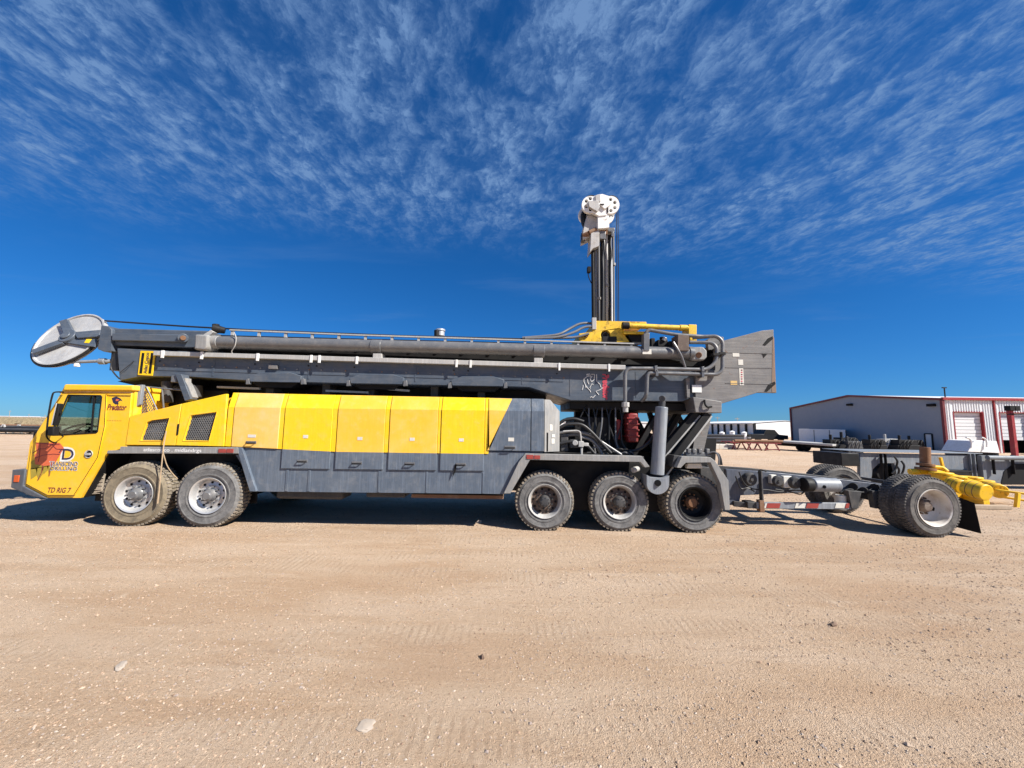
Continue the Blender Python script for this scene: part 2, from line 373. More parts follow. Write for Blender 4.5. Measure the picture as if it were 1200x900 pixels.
def ground_mat():
    m, N, L, b = nodes('packed_caliche_dirt')
    p = mapped(N, L, (1,1,1)); pw = mapped(N, L, (.22, 1.0, 1.0))
    big = noise_n(N, L, p, .22, 5, .6, .6); mid = noise_n(N, L, p, 1.6, 6, .65, .5)
    trk = noise_n(N, L, pw, 1.7, 5, .62, .4); fine = noise_n(N, L, p, 26, 6, .7); grit = noise_n(N, L, p, 130, 3, .6)
    cl = mixc(N, L, rng(N, L, big, .35, .68), (.50,.348,.228), (.55,.412,.292))
    cl = mixc(N, L, rng(N, L, trk, .42, .70, 0, .75), cl, (.60,.46,.34))
    cl = mixc(N, L, rng(N, L, trk, .52, .30, 0, .55), cl, (.45,.295,.185))
    cl = mixc(N, L, rng(N, L, mid, .60, .76, 0, .7), cl, (.65,.525,.40))
    cl = mixc(N, L, rng(N, L, fine, .56, .74, 0, .7), cl, (.20,.138,.095))
    cl = mixc(N, L, rng(N, L, fine, .44, .28, 0, .6), cl, (.54,.45,.37))
    cl = mixc(N, L, rng(N, L, grit, .58, .72, 0, .8), cl, (.13,.09,.065))
    scuff = noise_n(N, L, mapped(N, L, (.55, 4.2, 1.0)), 2.2, 6, .68, .3)
    cl = mixc(N, L, rng(N, L, scuff, .54, .72, 0, .5), cl, (.40,.27,.18))
    cl = mixc(N, L, rng(N, L, scuff, .44, .26, 0, .45), cl, (.66,.525,.40))
    mg = noise_n(N, L, p, 58, 4, .75)
    cl = mixc(N, L, rng(N, L, mg, .57, .70, 0, .75), cl, (.20,.135,.09))
    cl = mixc(N, L, rng(N, L, mg, .42, .30, 0, .6), cl, (.66,.56,.46))
    v = N.new('ShaderNodeTexVoronoi'); L.new(p, v.inputs['Vector']); v.inputs['Scale'].default_value = 42
    cl = mixc(N, L, rng(N, L, v.outputs['Distance'], .24, .10, 0, .4), cl, (.52,.43,.34))
    sp_ = N.new('ShaderNodeSeparateXYZ'); L.new(p, sp_.inputs[0])
    def M(op, a, b=None):
        k = N.new('ShaderNodeMath'); k.operation = op
        for i, q in enumerate((a, b)):
            if q is None: continue
            if hasattr(q, 'links'): L.new(q, k.inputs[i])
            else: k.inputs[i].default_value = q
        return k.outputs[0]
    tracks = None
    for y0, amp, fr, ph, sl in ((3.55, .25, .28, .4, .03), (5.5, .3, .25, .9, .04), (4.5, .5, .16, 2.2, -.06), (6.1, .35, .2, 2.5, -.05), (2.7, .3, .3, 4.0, .05), (11.5, .8, .1, 1.0, .05), (13.6, .8, .1, 1.0, .05), (18.0, 1.5, .06, .3, -.1)):
        cy = M('ADD', M('ADD', M('MULTIPLY', M('SINE', M('ADD', M('MULTIPLY', sp_.outputs[0], fr), ph)), amp), y0), M('MULTIPLY', sp_.outputs[0], sl))
        dd = M('ABSOLUTE', M('SUBTRACT', sp_.outputs[1], cy)); mk = rng(N, L, dd, .20, .13)
        tracks = mk if tracks is None else M('MAXIMUM', tracks, mk)
    wv = N.new('ShaderNodeTexWave'); wv.wave_type = 'BANDS'; wv.bands_direction = 'X'; L.new(p, wv.inputs['Vector']); wv.inputs['Scale'].default_value = 4.2; wv.inputs['Distortion'].default_value = 2.5; wv.inputs['Detail'].default_value = 3; wv.inputs['Detail Scale'].default_value = 2.5
    tk = M('MULTIPLY', tracks, rng(N, L, mid, .40, .58))
    cl = mixc(N, L, M('MULTIPLY', tk, .20), cl, (.58,.47,.36))
    cl = mixc(N, L, M('MULTIPLY', M('MULTIPLY', tk, rng(N, L, wv.outputs['Fac'], .55, .9)), .38), cl, (.34,.23,.15))
    # pale caliche patches with ragged shapes
    pc = noise_n(N, L, mapped(N, L, (.6,1.2,1)), 2.6, 8, .72, 1.0)
    cl = mixc(N, L, rng(N, L, pc, .66, .74, 0, .55), cl, (.58,.50,.42))
    L.new(cl, b.inputs['Base Color']); b.inputs['Roughness'].default_value = .95; b.inputs['Specular IOR Level'].default_value = .15
    h = N.new('ShaderNodeMath'); h.operation = 'ADD'; L.new(fine, h.inputs[0]); L.new(grit, h.inputs[1])
    h2 = N.new('ShaderNodeMath'); h2.operation = 'ADD'; L.new(h.outputs[0], h2.inputs[0]); L.new(mid, h2.inputs[1])
    bump(N, L, b, h2.outputs[0], .9, .03)
    return m
GROUND = ground_mat()
def pebble_mat():
    m, N, L, b = nodes('pebbles')
    g = N.new('ShaderNodeNewGeometry'); r = N.new('ShaderNodeValToRGB'); L.new(g.outputs['Random Per Island'], r.inputs[0])
    e = r.color_ramp.elements
    e[0].color = (.22,.145,.095,1); e[1].color = (.44,.37,.30,1)
    for pos, c in ((.35, (.36,.25,.17,1)), (.6, (.45,.34,.25,1)), (.85, (.27,.22,.19,1))):
        k = e.new(pos); k.color = c
    L.new(r.outputs[0], b.inputs['Base Color']); b.inputs['Roughness'].default_value = .9
    return m
PEB = pebble_mat()

# ------------------------------------------------------------------ ground
def axis_pts(lo, hi, step, far, grow=1.22):
    a = []; x = lo
    while x <= hi + 1e-6: a.append(x); x += step
    s = step; x = hi
    while x < far: s *= grow; x += s; a.append(x)
    s = step; x = lo; pre = []
    while x > -far: s *= grow; x -= s; pre.append(x)
    return pre[::-1] + a
def make_ground():
    xs = axis_pts(-14, 14, .2, 4500); ys = axis_pts(1, 13, .2, 4500)
    nx = len(xs); vs_ = []; fs = []
    for y in ys:
        for x in xs:
            near = max(0, 1 - max(abs(x) / 30, abs(y - 6) / 26))
            h = gz(x, y)
            h += near * (.016 * noise.noise((x * .5, y * 1.1, 0)) + .009 * noise.noise((x * 1.6, y * 3.1, 4)))
            vs_.append((x, y, h))
    for j in range(len(ys) - 1):
        for i in range(nx - 1):
            fs.append((j*nx+i, j*nx+i+1, (j+1)*nx+i+1, (j+1)*nx+i))
    me = bpy.data.meshes.new('ground'); me.from_pydata(vs_, [], fs); me.materials.append(GROUND); me.shade_smooth()
    o = bpy.data.objects.new('ground', me); col.objects.link(o); o['kind'] = 'structure'
    o['label'] = 'packed tan dirt yard with gravel and wheel marks'
make_ground()
def ground_h(x, y):
    near = max(0, 1 - max(abs(x) / 30, abs(y - 6) / 26))
    return gz(x, y) + near * (.016 * noise.noise((x * .5, y * 1.1, 0)) + .009 * noise.noise((x * 1.6, y * 3.1, 4)))
def make_gravel():
    rnd = random.Random(3); V = []; Fc = []
    base = [(1,0,0),(0,1,0),(-1,0,0),(0,-1,0),(0,0,1),(0,0,-1)]
    tri = [(0,1,4),(1,2,4),(2,3,4),(3,0,4),(1,0,5),(2,1,5),(3,2,5),(0,3,5)]
    n = 0
    while n < 42000:
        y = 2.0 + 8.5 * rnd.random() ** 1.35
        x = (rnd.random() * 2 - 1) * (y * 1.36 + .3)
        if noise.noise((x * .7, y * .9, 9)) + rnd.random() * .9 < .25: continue
        r = .0034 + .0075 * rnd.random() ** 3 + (.010 * rnd.random() if rnd.random() < .02 else 0)
        r *= .8 + y * .07
        a = rnd.random() * 6.28; ca, sa = math.cos(a), math.sin(a)
        sx, sy, sz = r * (.8 + rnd.random() * .6), r * (.7 + rnd.random() * .5), r * (.45 + rnd.random() * .4)
        h = ground_h(x, y) + sz * .25; o = len(V)
        for b in base:
            j = .8 + rnd.random() * .4
            bx, by, bz = b[0]*sx*j, b[1]*sy*j, b[2]*sz*j
            V.append((x + bx*ca - by*sa, y + bx*sa + by*ca, h + bz))
        Fc += [(t[0]+o, t[1]+o, t[2]+o) for t in tri]; n += 1
    me = bpy.data.meshes.new('gravel'); me.from_pydata(V, [], Fc); me.materials.append(PEB)
    o = bpy.data.objects.new('gravel', me); col.objects.link(o); o['kind'] = 'stuff'; o['label'] = 'small loose gravel scattered over the dirt yard'; o['category'] = 'gravel'
make_gravel()
def stone(u, v, rx, ry, rz, mat, label, seed):
    q = G(u, v); x, y = q.x, q.y
    bm = bmesh.new(); bmesh.ops.create_icosphere(bm, subdivisions=3, radius=1)
    for q in bm.verts:
        n = noise.noise(q.co * 1.6 + Vector((seed, 0, 0))) * .38 + noise.noise(q.co * 4 + Vector((0, seed, 0))) * .12
        q.co *= 1 + n; q.co.x *= rx; q.co.y *= ry; q.co.z *= rz
    me = bpy.data.meshes.new('stone'); bm.to_mesh(me); bm.free(); me.materials.append(mat); me.shade_smooth(); me.set_sharp_from_angle(angle=R(32))
    o = bpy.data.objects.new('stone', me); col.objects.link(o); o.location = (x, y, ground_h(x, y) + rz * .35); o.rotation_euler.z = seed
    return tag(o, label, 'stone', 'loose stones on the dirt yard')
STONEM = paint('pale_stone', (.33,.275,.225), (.39,.34,.29), (.45,.36,.27), .8, 0, .3, .3, .9)
STONED = paint('brown_stone', (.13,.085,.06), (.2,.13,.09), (.3,.22,.15), .8, 0, .3, .3, .9)
stone(429, 851, .055, .045, .010, STONEM, 'largest flat pale stone lying in the open foreground dirt', 1.3)
stone(142, 782, .06, .03, .016, STONEM, 'pale chipped stone on the dirt below the yellow cab', 2.1)
stone(977, 732, .04, .022, .022, STONED, 'dark brown stone on the dirt in front of the axle dolly', 3.7)
stone(565, 771, .022, .016, .018, STONED, 'tiny dark stone on the dirt left of the middle of the foreground', 5.2)
stone(562, 613, .05, .025, .035, STONEM, 'small white chip beside the shadow edge under the grey skirt', 6.4)

# ------------------------------------------------------------------ lettering
def lettering(body, mat, parent, u0, v0, u1, v1, Y, shear=0.0, rot=0.0, bold=0.0, name='lettering', squash=True, thick=.002):
    """flat raised lettering filling the picture box u0..u1, v0..v1 on the plane Y"""
    c = bpy.data.curves.new(name, 'FONT'); c.body = body; c.size = 1; c.shear = shear; c.offset = bold; c.resolution_u = 3
    t = bpy.data.objects.new(name, c); col.objects.link(t)
    bpy.context.view_layer.update()
    dg = bpy.context.evaluated_depsgraph_get()
    src = bpy.data.meshes.new_from_object(t.evaluated_get(dg))
    pts = [v.co.copy() for v in src.vertices]; faces = [tuple(p.vertices) for p in src.polygons]
    bpy.data.objects.remove(t); bpy.data.meshes.remove(src); bpy.data.curves.remove(c)
    if rot: m = Matrix.Rotation(rot, 3, 'Z'); pts = [m @ p for p in pts]
    x0 = min(p.x for p in pts); x1 = max(p.x for p in pts); y0 = min(p.y for p in pts); y1 = max(p.y for p in pts)
    a = P(u0, (v0+v1)/2, Y); b = P(u1, (v0+v1)/2, Y); zt = P((u0+u1)/2, v0, Y).z; zb = P((u0+u1)/2, v1, Y).z
    mb = MB(); out = []
    for p in pts:
        fx = (p.x - x0) / (x1 - x0); fy = (p.y - y0) / (y1 - y0)
        sl = (P(u1, v1, Y).z - P(u0, v1, Y).z) * 0
        out.append((a.x + (b.x - a.x) * fx, Y, zb + (zt - zb) * fy + sl))
    mb.add(out, faces)
    return mb.build(name, mat, parent, smooth=False)

def clip_line(p, d, poly):
    """clip an infinite line to a convex polygon"""
    t0, t1 = -1e9, 1e9; n = len(poly)
    area = sum(poly[i][0]*poly[(i+1) % n][1] - poly[(i+1) % n][0]*poly[i][1] for i in range(n))
    sg = 1 if area > 0 else -1
    for i in range(n):
        a, b = poly[i], poly[(i+1) % n]
        nx, nz_ = -(b[1]-a[1]) * sg, (b[0]-a[0]) * sg
        den = nx * d[0] + nz_ * d[1]; num = nx * (a[0]-p[0]) + nz_ * (a[1]-p[1])
        if abs(den) < 1e-9:
            if num > 0: return None
            continue
        t = num / den
        if den > 0: t0 = max(t0, t)
        else: t1 = min(t1, t)
    return (t0, t1) if t1 - t0 > 1e-3 else None
def wire_mesh(mb, poly, Y, spacing, w, angs=(58, -58)):
    cx = sum(p[0] for p in poly) / len(poly); cz = sum(p[1] for p in poly) / len(poly)
    for k, ang in enumerate(angs):
        d = (math.cos(R(ang)), math.sin(R(ang))); nrm = (-d[1], d[0])
        for i in range(-60, 61):
            p = (cx + nrm[0]*i*spacing, cz + nrm[1]*i*spacing)
            r = clip_line(p, d, poly)
            if r:
                a = (p[0]+d[0]*r[0], Y + k*w*.6, p[1]+d[1]*r[0]); b = (p[0]+d[0]*r[1], Y + k*w*.6, p[1]+d[1]*r[1])
                mb.bar(a, b, w, w, (0,1,0))
    return mb

# ------------------------------------------------------------------ wheels
def tyre_mesh(name, Rt, rb, w, mat, tmat, lugs=46, chunky=True):
    mb = MB(); R1 = Rt - .016
    prof = [(rb, .045), (rb+.012, .018), (rb+.05, .006), (rb+.052, .0), (rb+.07, .0), (rb+.074, .006), (Rt*.82, .0), (Rt*.825,-.004), (Rt*.85,-.004), (Rt*.855,.001),
            (R1-.055, .012), (R1-.03, .026), (R1-.008, .046), (R1, .066)]
    full = prof + [(R1, w*.5)] + [(r, w - o) for r, o in reversed(prof)]
    mb.lathe(full, 72)
    rnd = random.Random(name)
    for i in range(lugs):
        a0 = 2*math.pi*i/lugs; da = 2*math.pi/lugs*.62
        rows = ((-.002 + .02, w*.30, 0), (w*.35, w*.65, .5), (w*.70, w - .018, 0)) if chunky else ((.03, w*.22, 0), (w*.26, w*.48, .5), (w*.52, w*.74, .5), (w*.78, w-.03, 0))
        for (y0, y1, ph) in rows:
            aa = a0 + ph * 2*math.pi/lugs; vs_ = []
            for (rr, k) in ((R1-.03, 1.0), (Rt, .86)):
                for (y, s) in ((y0, -1), (y1, -1), (y1, 1), (y0, 1)):
                    sk = (y - w/2) * .35 / w * (1 if chunky else .2) * .2
                    t = aa + s*da/2*k + sk
                    rrr = rr - (.012 if (y < .05 or y > w-.05) and rr == Rt else 0)
                    vs_.append((rrr*math.cos(t), y, rrr*math.sin(t)))
            mb.add(vs_, [(4,5,6,7),(0,1,5,4),(1,2,6,5),(2,3,7,6),(3,0,4,7)], 1)
    return mb.mesh(name, [mat, tmat], angle=30)
def rim_mesh(name, rb, w, mat, dish, holes, lip):
    mb = MB()
    fl = rb + .022
    if dish == 'flat':     # steer / wide single: disc set in a little
        prof = [(rb-.01, w-.03), (rb-.03, .2), (rb-.02, .16), (rb-.012, .05), (rb+.004, .025), (fl, .004), (fl-.004, -.006), (rb-.004, .006), (rb-.022, .05), (rb-.036, .10), (rb-.06, .118), (.17, .104), (.155, .085), (.10, .082)]
    elif dish == 'deep':
        prof = [(rb-.01, w-.03), (rb-.02, .05), (rb+.004, .025), (fl, .004), (fl-.004, -.006), (rb-.004, .006), (rb-.02, .05), (rb-.03, .15), (rb-.055, .19), (.15, .215), (.10, .215)]
    cut = 9 if dish == 'flat' else 7
    mb.lathe(prof[:cut + 1], 56, 1); mb.lathe(prof[cut:], 56, 0)
    return mb.mesh(name, [mat, CHAN if mat is RUSTR else mat], angle=30)
def hub_mesh(name, mats, kind, nn=10):
    mb = MB()
    if kind == 'steer':
        mb.lathe([(.112,.09),(.112,.05),(.095,.03),(.088,-.01),(.06,-.022),(.055,-.03),(.0,-.03)], 28)
        for i in range(nn):
            a = 2*math.pi*(i+.5)/nn; c = (.142*math.cos(a), 0, .142*math.sin(a))
            mb.cyl((c[0], .088, c[2]), (c[0], .035, c[2]), .017, .014, 6)
    elif kind == 'drive':
        mb.lathe([(.10,.09),(.10,.02),(.085,-.02),(.085,-.05),(.06,-.06),(.05,-.062),(.0,-.062)], 28)
        for i in range(nn):
            a = 2*math.pi*(i+.5)/nn; c = (.142*math.cos(a), 0, .142*math.sin(a))
            mb.cyl((c[0], .088, c[2]), (c[0], .045, c[2]), .016, .014, 6)
        for i in range(8):
            a = 2*math.pi*i/8; mb.cyl((.07*math.cos(a), -.045, .07*math.sin(a)), (.07*math.cos(a), -.066, .07*math.sin(a)), .011, .011, 6)
    else:
        mb.lathe([(.11,.22),(.11,.15),(.09,.125),(.075,.10),(.05,.10),(.0,.10)], 28)
        for i in range(nn):
            a = 2*math.pi*(i+.5)/nn; c = (.138*math.cos(a), 0, .138*math.sin(a))
            mb.cyl((c[0], .22, c[2]), (c[0], .17, c[2]), .017, .015, 6)
    return mb.mesh(name, mats, angle=35)
def hole_mesh(name, n, r, rad, y0):
    mb = MB()
    for i in range(n):
        a = 2*math.pi*i/n; c = (r*math.cos(a), 0, r*math.sin(a)); mb.cyl((c[0], y0, c[2]), (c[0], y0 + .004, c[2]), rad, rad, 12)
    return mb.mesh(name, BLACK, smooth=False)
WHEEL = {
 'steer': dict(Rt=.555, w=.36, tyre=tyre_mesh('mud_tyre', .555, .295, .36, TYD, TREADD, 54, False), rim=rim_mesh('silver_rim', .285, .36, SILV, 'flat', 10, True), hub=hub_mesh('steer_hub', PIPEG, 'steer'), hole=hole_mesh('hand_holes', 10, .212, .021, .106)),
 'steer2': dict(Rt=.555, w=.36, tyre=tyre_mesh('steer_tyre', .555, .295, .36, TYG, TREADD, 54, False), rim=rim_mesh('silver_rim2', .285, .36, SILV, 'flat', 10, True), hub=hub_mesh('steer_hub2', PIPEG, 'steer'), hole=hole_mesh('hand_holes2', 10, .212, .021, .106)),
 'drive': dict(Rt=.525, w=.30, tyre=tyre_mesh('drive_tyre', .525, .285, .30, TYG, TREADD, 46, True), rim=rim_mesh('rusty_rim', .275, .30, RUSTR, 'flat', 10, True), hub=hub_mesh('drive_hub', DECK, 'drive'), hole=hole_mesh('hand_holes3', 10, .20, .022, .105)),
 'dual': dict(Rt=.52, w=.28, tyre=tyre_mesh('dual_tyre', .52, .285, .28, TYG, TREADD, 46, True), rim=rim_mesh('dark_rim', .275, .28, DARK, 'deep', 0, True), hub=hub_mesh('rusty_hub', RUST, 'deep'), hole=None),
 'trailer': dict(Rt=.525, w=.27, tyre=tyre_mesh('trailer_tyre', .525, .285, .27, TYB, TYB, 60, False), rim=rim_mesh('white_rim', .30, .27, paint('dusty_white_rim', (.60,.58,.55), (.48,.43,.37), (.34,.26,.18), .9, 0, .35, .42, .55, rust=(.2,.11,.06), rustamt=.12, obj=True), 'deep', 0, True), hub=hub_mesh('dusty_hub', RUSTR, 'deep'), hole=hole_mesh('hand_holes4', 2, .20, .034, .196)),
 'inner': dict(Rt=.525, w=.27, tyre=None, rim=None, hub=None, hole=None),
}
WHEEL['inner']['tyre'] = WHEEL['trailer']['tyre']; WHEEL['inner']['rim'] = WHEEL['trailer']['rim']; WHEEL['inner']['hub'] = WHEEL['trailer']['hub']
lip_m = {}
def place_wheel(kind, parent, loc, yaw=0.0, far=False, spin=0.0, label=None):
    k = WHEEL[kind]
    w = bpy.data.objects.new('wheel', k['hub']); col.objects.link(w); w.parent = parent; w.location = Vector(loc) - W[parent.name]
    w.rotation_mode = 'YXZ' if False else 'XYZ'
    w.rotation_euler = (0, spin, yaw + (math.pi if far else 0))
    if label: w['label'] = label
    for nm, key in (('tyre', 'tyre'), ('rim', 'rim'), ('hand_hole', 'hole')):
        if k.get(key):
            c = bpy.data.objects.new(nm, k[key]); col.objects.link(c); c.parent = w
            if nm == 'hand_hole': c['kind'] = 'stuff'
    return w

# ------------------------------------------------------------------ the drilling rig
YB = 6.85; YM = 7.27
rig = thing('drilling_rig', (-1.6, 8.2, 0), 'long yellow and blue-grey truck-mounted drilling rig with its mast lying flat', 'drilling rig')
def part(mb, name, m, parent=rig, bevel=.006, **k): return mb.build(name, m, parent, bevel, **k)

# wheels (front pair slightly steered)
def wheel_at(kind, u, v, yaw=0, Y=YB + .03, spin=0.0, label=None, parent=rig, far_y=None, dz=0):
    c = P(u, v, Y); r = WHEEL[kind]['Rt']
    z = ground_h(c.x, Y + .15) + r - .016
    place_wheel(kind, parent, (c.x, Y, z), yaw, False, spin, label)
    if far_y: place_wheel(kind, parent, (c.x, far_y, ground_h(c.x, far_y) + r - .016), yaw, True, spin + .4)
    return Vector((c.x, Y, z))
YF = 9.55
w1 = wheel_at('steer', 156.5, 582, R(5), Y=YB - .05, spin=.2, label='mud-caked wheel with tan tyre and silver rim', far_y=YF)
w2 = wheel_at('steer2', 243, 582, R(4), Y=YB - .05, spin=.9, label='grey dusty wheel with silver rim', far_y=YF)
w3 = wheel_at('drive', 638.5, 586.8, 0, Y=YB + .07, spin=.1, far_y=YF)
w4 = wheel_at('drive', 726.5, 587.4, 0, Y=YB + .09, spin=.35, far_y=YF)
w5 = wheel_at('dual', 815, 589.5, 0, Y=YB + .09, spin=.5, far_y=YF, label='wheel with deep black dish and rusty hub')
place_wheel('dual', rig, (w5.x, w5.y + .31, w5.z), 0); place_wheel('dual', rig, (w5.x, YF - .31, w5.z), 0, True)
for w in (w1, w2, w3, w4, w5):
    a = MB(); a.cyl((w.x, w.y + .25, w.z), (w.x, YF - .25, w.z), .085, n=16); a.cyl((w.x, 7.9, w.z), (w.x, 8.5, w.z), .2, n=20)
    part(a, 'axle', DARK, bevel=0)

# chassis rails
zr0 = P(300, 590, 7.5).z
for y in (7.55, 8.75):
    m = MB(); m.prism([(-8.0, .72), (-7.0, .62), (3.4, .56), (3.75, .62), (3.75, .98), (2.9, 1.06), (-7.0, 1.06), (-8.0, 1.0)], y, y + .14); part(m, 'chassis_rail', DECK)
for x in (-6.2, -4.9, -3.2, -1.6, 0.0, 1.4, 2.4, 3.5):
    m = MB(); m.box(x, x + .12, 7.69, 8.75, .66, .96); part(m, 'cross_member', DARK)
m = MB(); m.box(-4.2, -3.0, 7.05, 7.5, .45, .95); part(m, 'fuel_tank', DECK, bevel=.05)
m = MB(); m.box(-2.6, -1.9, 7.1, 7.5, .50, .95); part(m, 'battery_box', DECK, bevel=.02)
m = MB(); m.cyl((-1.6, 7.3, .62), (-.3, 7.3, .62), .15, n=24); part(m, 'air_tank', DECK, bevel=.02)
m = MB(); m.boxpx(482, 579, 590, 585, 7.0, .25); part(m, 'step_rail', RUST)

# body lines (picture height of each line along the side)
def lerp_line(pts):
    def f(u):
        if u <= pts[0][0]: a, b = pts[0], pts[1]
        elif u >= pts[-1][0]: a, b = pts[-2], pts[-1]
        else:
            for a, b in zip(pts, pts[1:]):
                if a[0] <= u <= b[0]: break
        return a[1] + (b[1] - a[1]) * (u - a[0]) / (b[0] - a[0])
    return f
v_top = lerp_line([(265, 460), (400, 463), (637, 467.5)])
v_fold = lerp_line([(265, 477), (640, 482)])
v_split = lerp_line([(265, 523), (395, 529.5), (568, 532)])
v_dbot = lerp_line([(326, 549), (568, 552)])
v_bot = lerp_line([(297, 576), (592, 579.5)])
YTOP = YB + .085
def body_panel(u0, u1, rows, name, mats, parent=rig, y=YB, t=.045, bevel=.006, gap=.9):
    """rows: list of (line function, depth offset, material of the band above)"""
    mb = MB(); n = len(rows); u0 += gap * .5; u1 -= gap * .5
    x0 = P(u0, 505, y).x; x1 = P(u1, 505, y).x
    vs_ = []
    for x, u in ((x0, u0), (x1, u1)):
        for (ln, dy, mi) in rows: vs_.append((x, y + dy, P(u, ln(u), y + dy).z))
        for (ln, dy, mi) in rows: vs_.append((x, y + dy + t, P(u, ln(u), y + dy).z))
    k = 2 * n
    for i in range(n - 1):
        mb.add([vs_[i], vs_[i+1], vs_[k+i+1], vs_[k+i]], [(0,1,2,3)], rows[i][2])
        mb.add([vs_[n+i], vs_[n+i+1], vs_[k+n+i+1], vs_[k+n+i]], [(3,2,1,0)], rows[i][2])
        for o in (0, k): mb.add([vs_[o+i], vs_[o+i+1], vs_[o+n+i+1], vs_[o+n+i]], [(0,1,2,3)], rows[i][2])
    mb.add([vs_[0], vs_[k], vs_[k+n], vs_[n]], [(0,1,2,3)], rows[0][2])
    mb.add([vs_[n-1], vs_[k+n-1], vs_[k+2*n-1], vs_[2*n-1]], [(0,1,2,3)], rows[-2][2])
    o = mb.build(name, mats, parent, 0, angle=12)
    # weld coincident points so that the bevel works
    bm = bmesh.new(); bm.from_mesh(o.data); bmesh.ops.remove_doubles(bm, verts=bm.verts, dist=1e-4); bmesh.ops.recalc_face_normals(bm, faces=bm.faces); bm.to_mesh(o.data); bm.free()
    o.data.polygons.foreach_set('use_smooth', [False] * len(o.data.polygons))
    if bevel: b = o.modifiers.new('bevel', 'BEVEL'); b.width = bevel; b.segments = 2; b.limit_method = 'ANGLE'; b.angle_limit = R(40)
    return o
dY = YTOP - YB
def handle(parent, u, v, w=6, mat=BLACK, y=YB, plate=PIPEG):
    m = MB(); m.boxpx(u - w, v - 1.7, u + w, v + 1.7, y - .006, .02); h = m.build('handle_plate', plate, parent, .003)
    m = MB(); a = P(u - w + 1, v + .6, y); b = P(u + w - 1, v + .6, y)
    m.tube([a + Vector((0, 0, 0)), a + Vector((.005, -.04, 0)), b + Vector((-.005, -.04, 0)), b], .009, 8, fillet=.02); m.build('handle', mat, parent)
def sticker(parent, u, v, w, h, mat=OFFW, y=YB, name='sticker'):
    m = MB(); m.boxpx(u - w, v - h, u + w, v + h, y - .004, .003); return m.build(name, mat, parent, smooth=False)
def door_panel(u0, u1, yel, su, hu=None):
    d = body_panel(u0, u1, [(v_dbot, 0, 1), (v_split, 0, 0), (v_fold, 0, 0), (v_top, dY, 0)], 'access_door', [yel, BLUEG])
    sticker(d, su, v_split(su) - 16, 2.8, 1.9)
    hh = v_split(su) + 12.5
    handle(d, hu or su, hh, 6)
    return d
p1 = body_panel(272, 327, [(v_split, 0, 0), (v_fold, 0, 0), (v_top, dY, 0)], 'access_door', [YELF1])
sticker(p1, 295, 511, 4.5, 1.8); handle(p1, 294, 518.5, 6, y=YB)
door_panel(332, 389, YELB, 358, 354)
door_panel(394.5, 451, YELF2, 421.7, 418)
door_panel(456, 513, YELF2, 483, 480)
door_panel(516.5, 568, YELB, 540.6, 540)
for a, b in ((265, 272), (327, 332), (389, 394.5), (451, 456), (513, 516.5), (568, 573)):
    body_panel(a, b, [(v_split, 0, 0), (v_fold, 0, 0), (v_top, dY, 0)], 'trim_strip', [YELB], y=YB + .012, bevel=.003, gap=.3)
v_gb = lerp_line([(573, 528), (640, 529)])
p6 = body_panel(573, 622, [(v_gb, 0, 0), (v_fold, 0, 0), (v_top, dY, 0)], 'access_door', [BLUEG])
sticker(p6, 599, 515, 3.4, 2.2); handle(p6, 597.5, 524, 6.5)
# diagonal yellow band painted on the grey door
m = MB(); yy = YB - .003
def dg(v): return 569 + (532 - v) / 65 * 31.5
m.prismpx([(573.3, 527.5), (dg(527.5), 527.5), (dg(481.4), 481.4), (573.3, 480.6)], yy, .002)
a = [P(573.3, 480.6, yy), P(dg(481.4), 481.4, yy), P(dg(467.5), 467.2, YTOP - .003), P(573.3, 466.4, YTOP - .003)]
m.add(a, [(0,1,2,3)]); m.build('paint_band', YELF2, p6, smooth=False)
m = MB(); m.prismpx([(569, 531.8), (dg(529), 529), (573.3, 528.4), (569, 528.4)], YB + .010, .002); m.build('paint_band', YELF2, p6, smooth=False)
# corner post and chamfered end of the housing
p7 = body_panel(622, 638, [(v_gb, 0, 0), (v_fold, 0, 0), (v_top, dY, 0)], 'corner_panel', [BLUEG])
c0 = P(638, 500, YB); c1x = P(656, 500, YB + .2).x
zt0 = P(638, 468, YTOP).z; zf0 = P(638, 482, YB).z; zb0 = P(638, 530, YB).z; zf1 = P(655, 482, YB + .2).z
m = MB(); xa = c0.x
vs_ = [(xa, YB, zb0), (xa, YB, zf0), (xa, YTOP, zt0), (P(645, 468, YTOP).x, YTOP + .02, zt0 - .005), (c1x, YB + .22, zf1), (c1x, YB + .22, zb0)]
bk = [(x, y + .9, z) for x, y, z in vs_]
m.add(vs_ + bk, [(0,5,4,1), (1,4,3,2), (6,7,10,11), (7,8,9,10), (0,1,7,6), (1,2,8,7), (2,3,9,8), (3,4,10,9), (4,5,11,10), (5,0,6,11)])
endp = m.build('end_panel', GREYP, rig, .008)
for u, v, w, h in ((645.5, 501, 2.2, 3.6), (648.5, 510.8, 2.4, 1.7), (648, 517, 2.4, 3)):
    q = P(u, v, YB + .09); m = MB(); d = Vector((1, .95, 0)).normalized(); nrm = Vector((.69, -.72, 0)); s_ = S(YB)
    cpt = q
    # set on the chamfer plane
    tpar = (cpt.x - xa) / (c1x - xa); cpt = Vector((cpt.x, YB + .22 * tpar, cpt.z)) + nrm * .006
    dirv = Vector((c1x - xa, .22, 0)).normalized()
    m.add([cpt - dirv*w*s_ - Vector((0,0,h*s_)), cpt + dirv*w*s_ - Vector((0,0,h*s_)), cpt + dirv*w*s_ + Vector((0,0,h*s_)), cpt - dirv*w*s_ + Vector((0,0,h*s_))], [(0,1,2,3)])
    m.build('sticker', OFFW, endp, smooth=False)
m = MB(); q0 = P(640, 507, YB); q1 = P(642.5, 529, YB); m.box(q0.x, q1.x, YB + .03, YB + .08, q1.z, q0.z); m.build('slot', BLACK, endp)
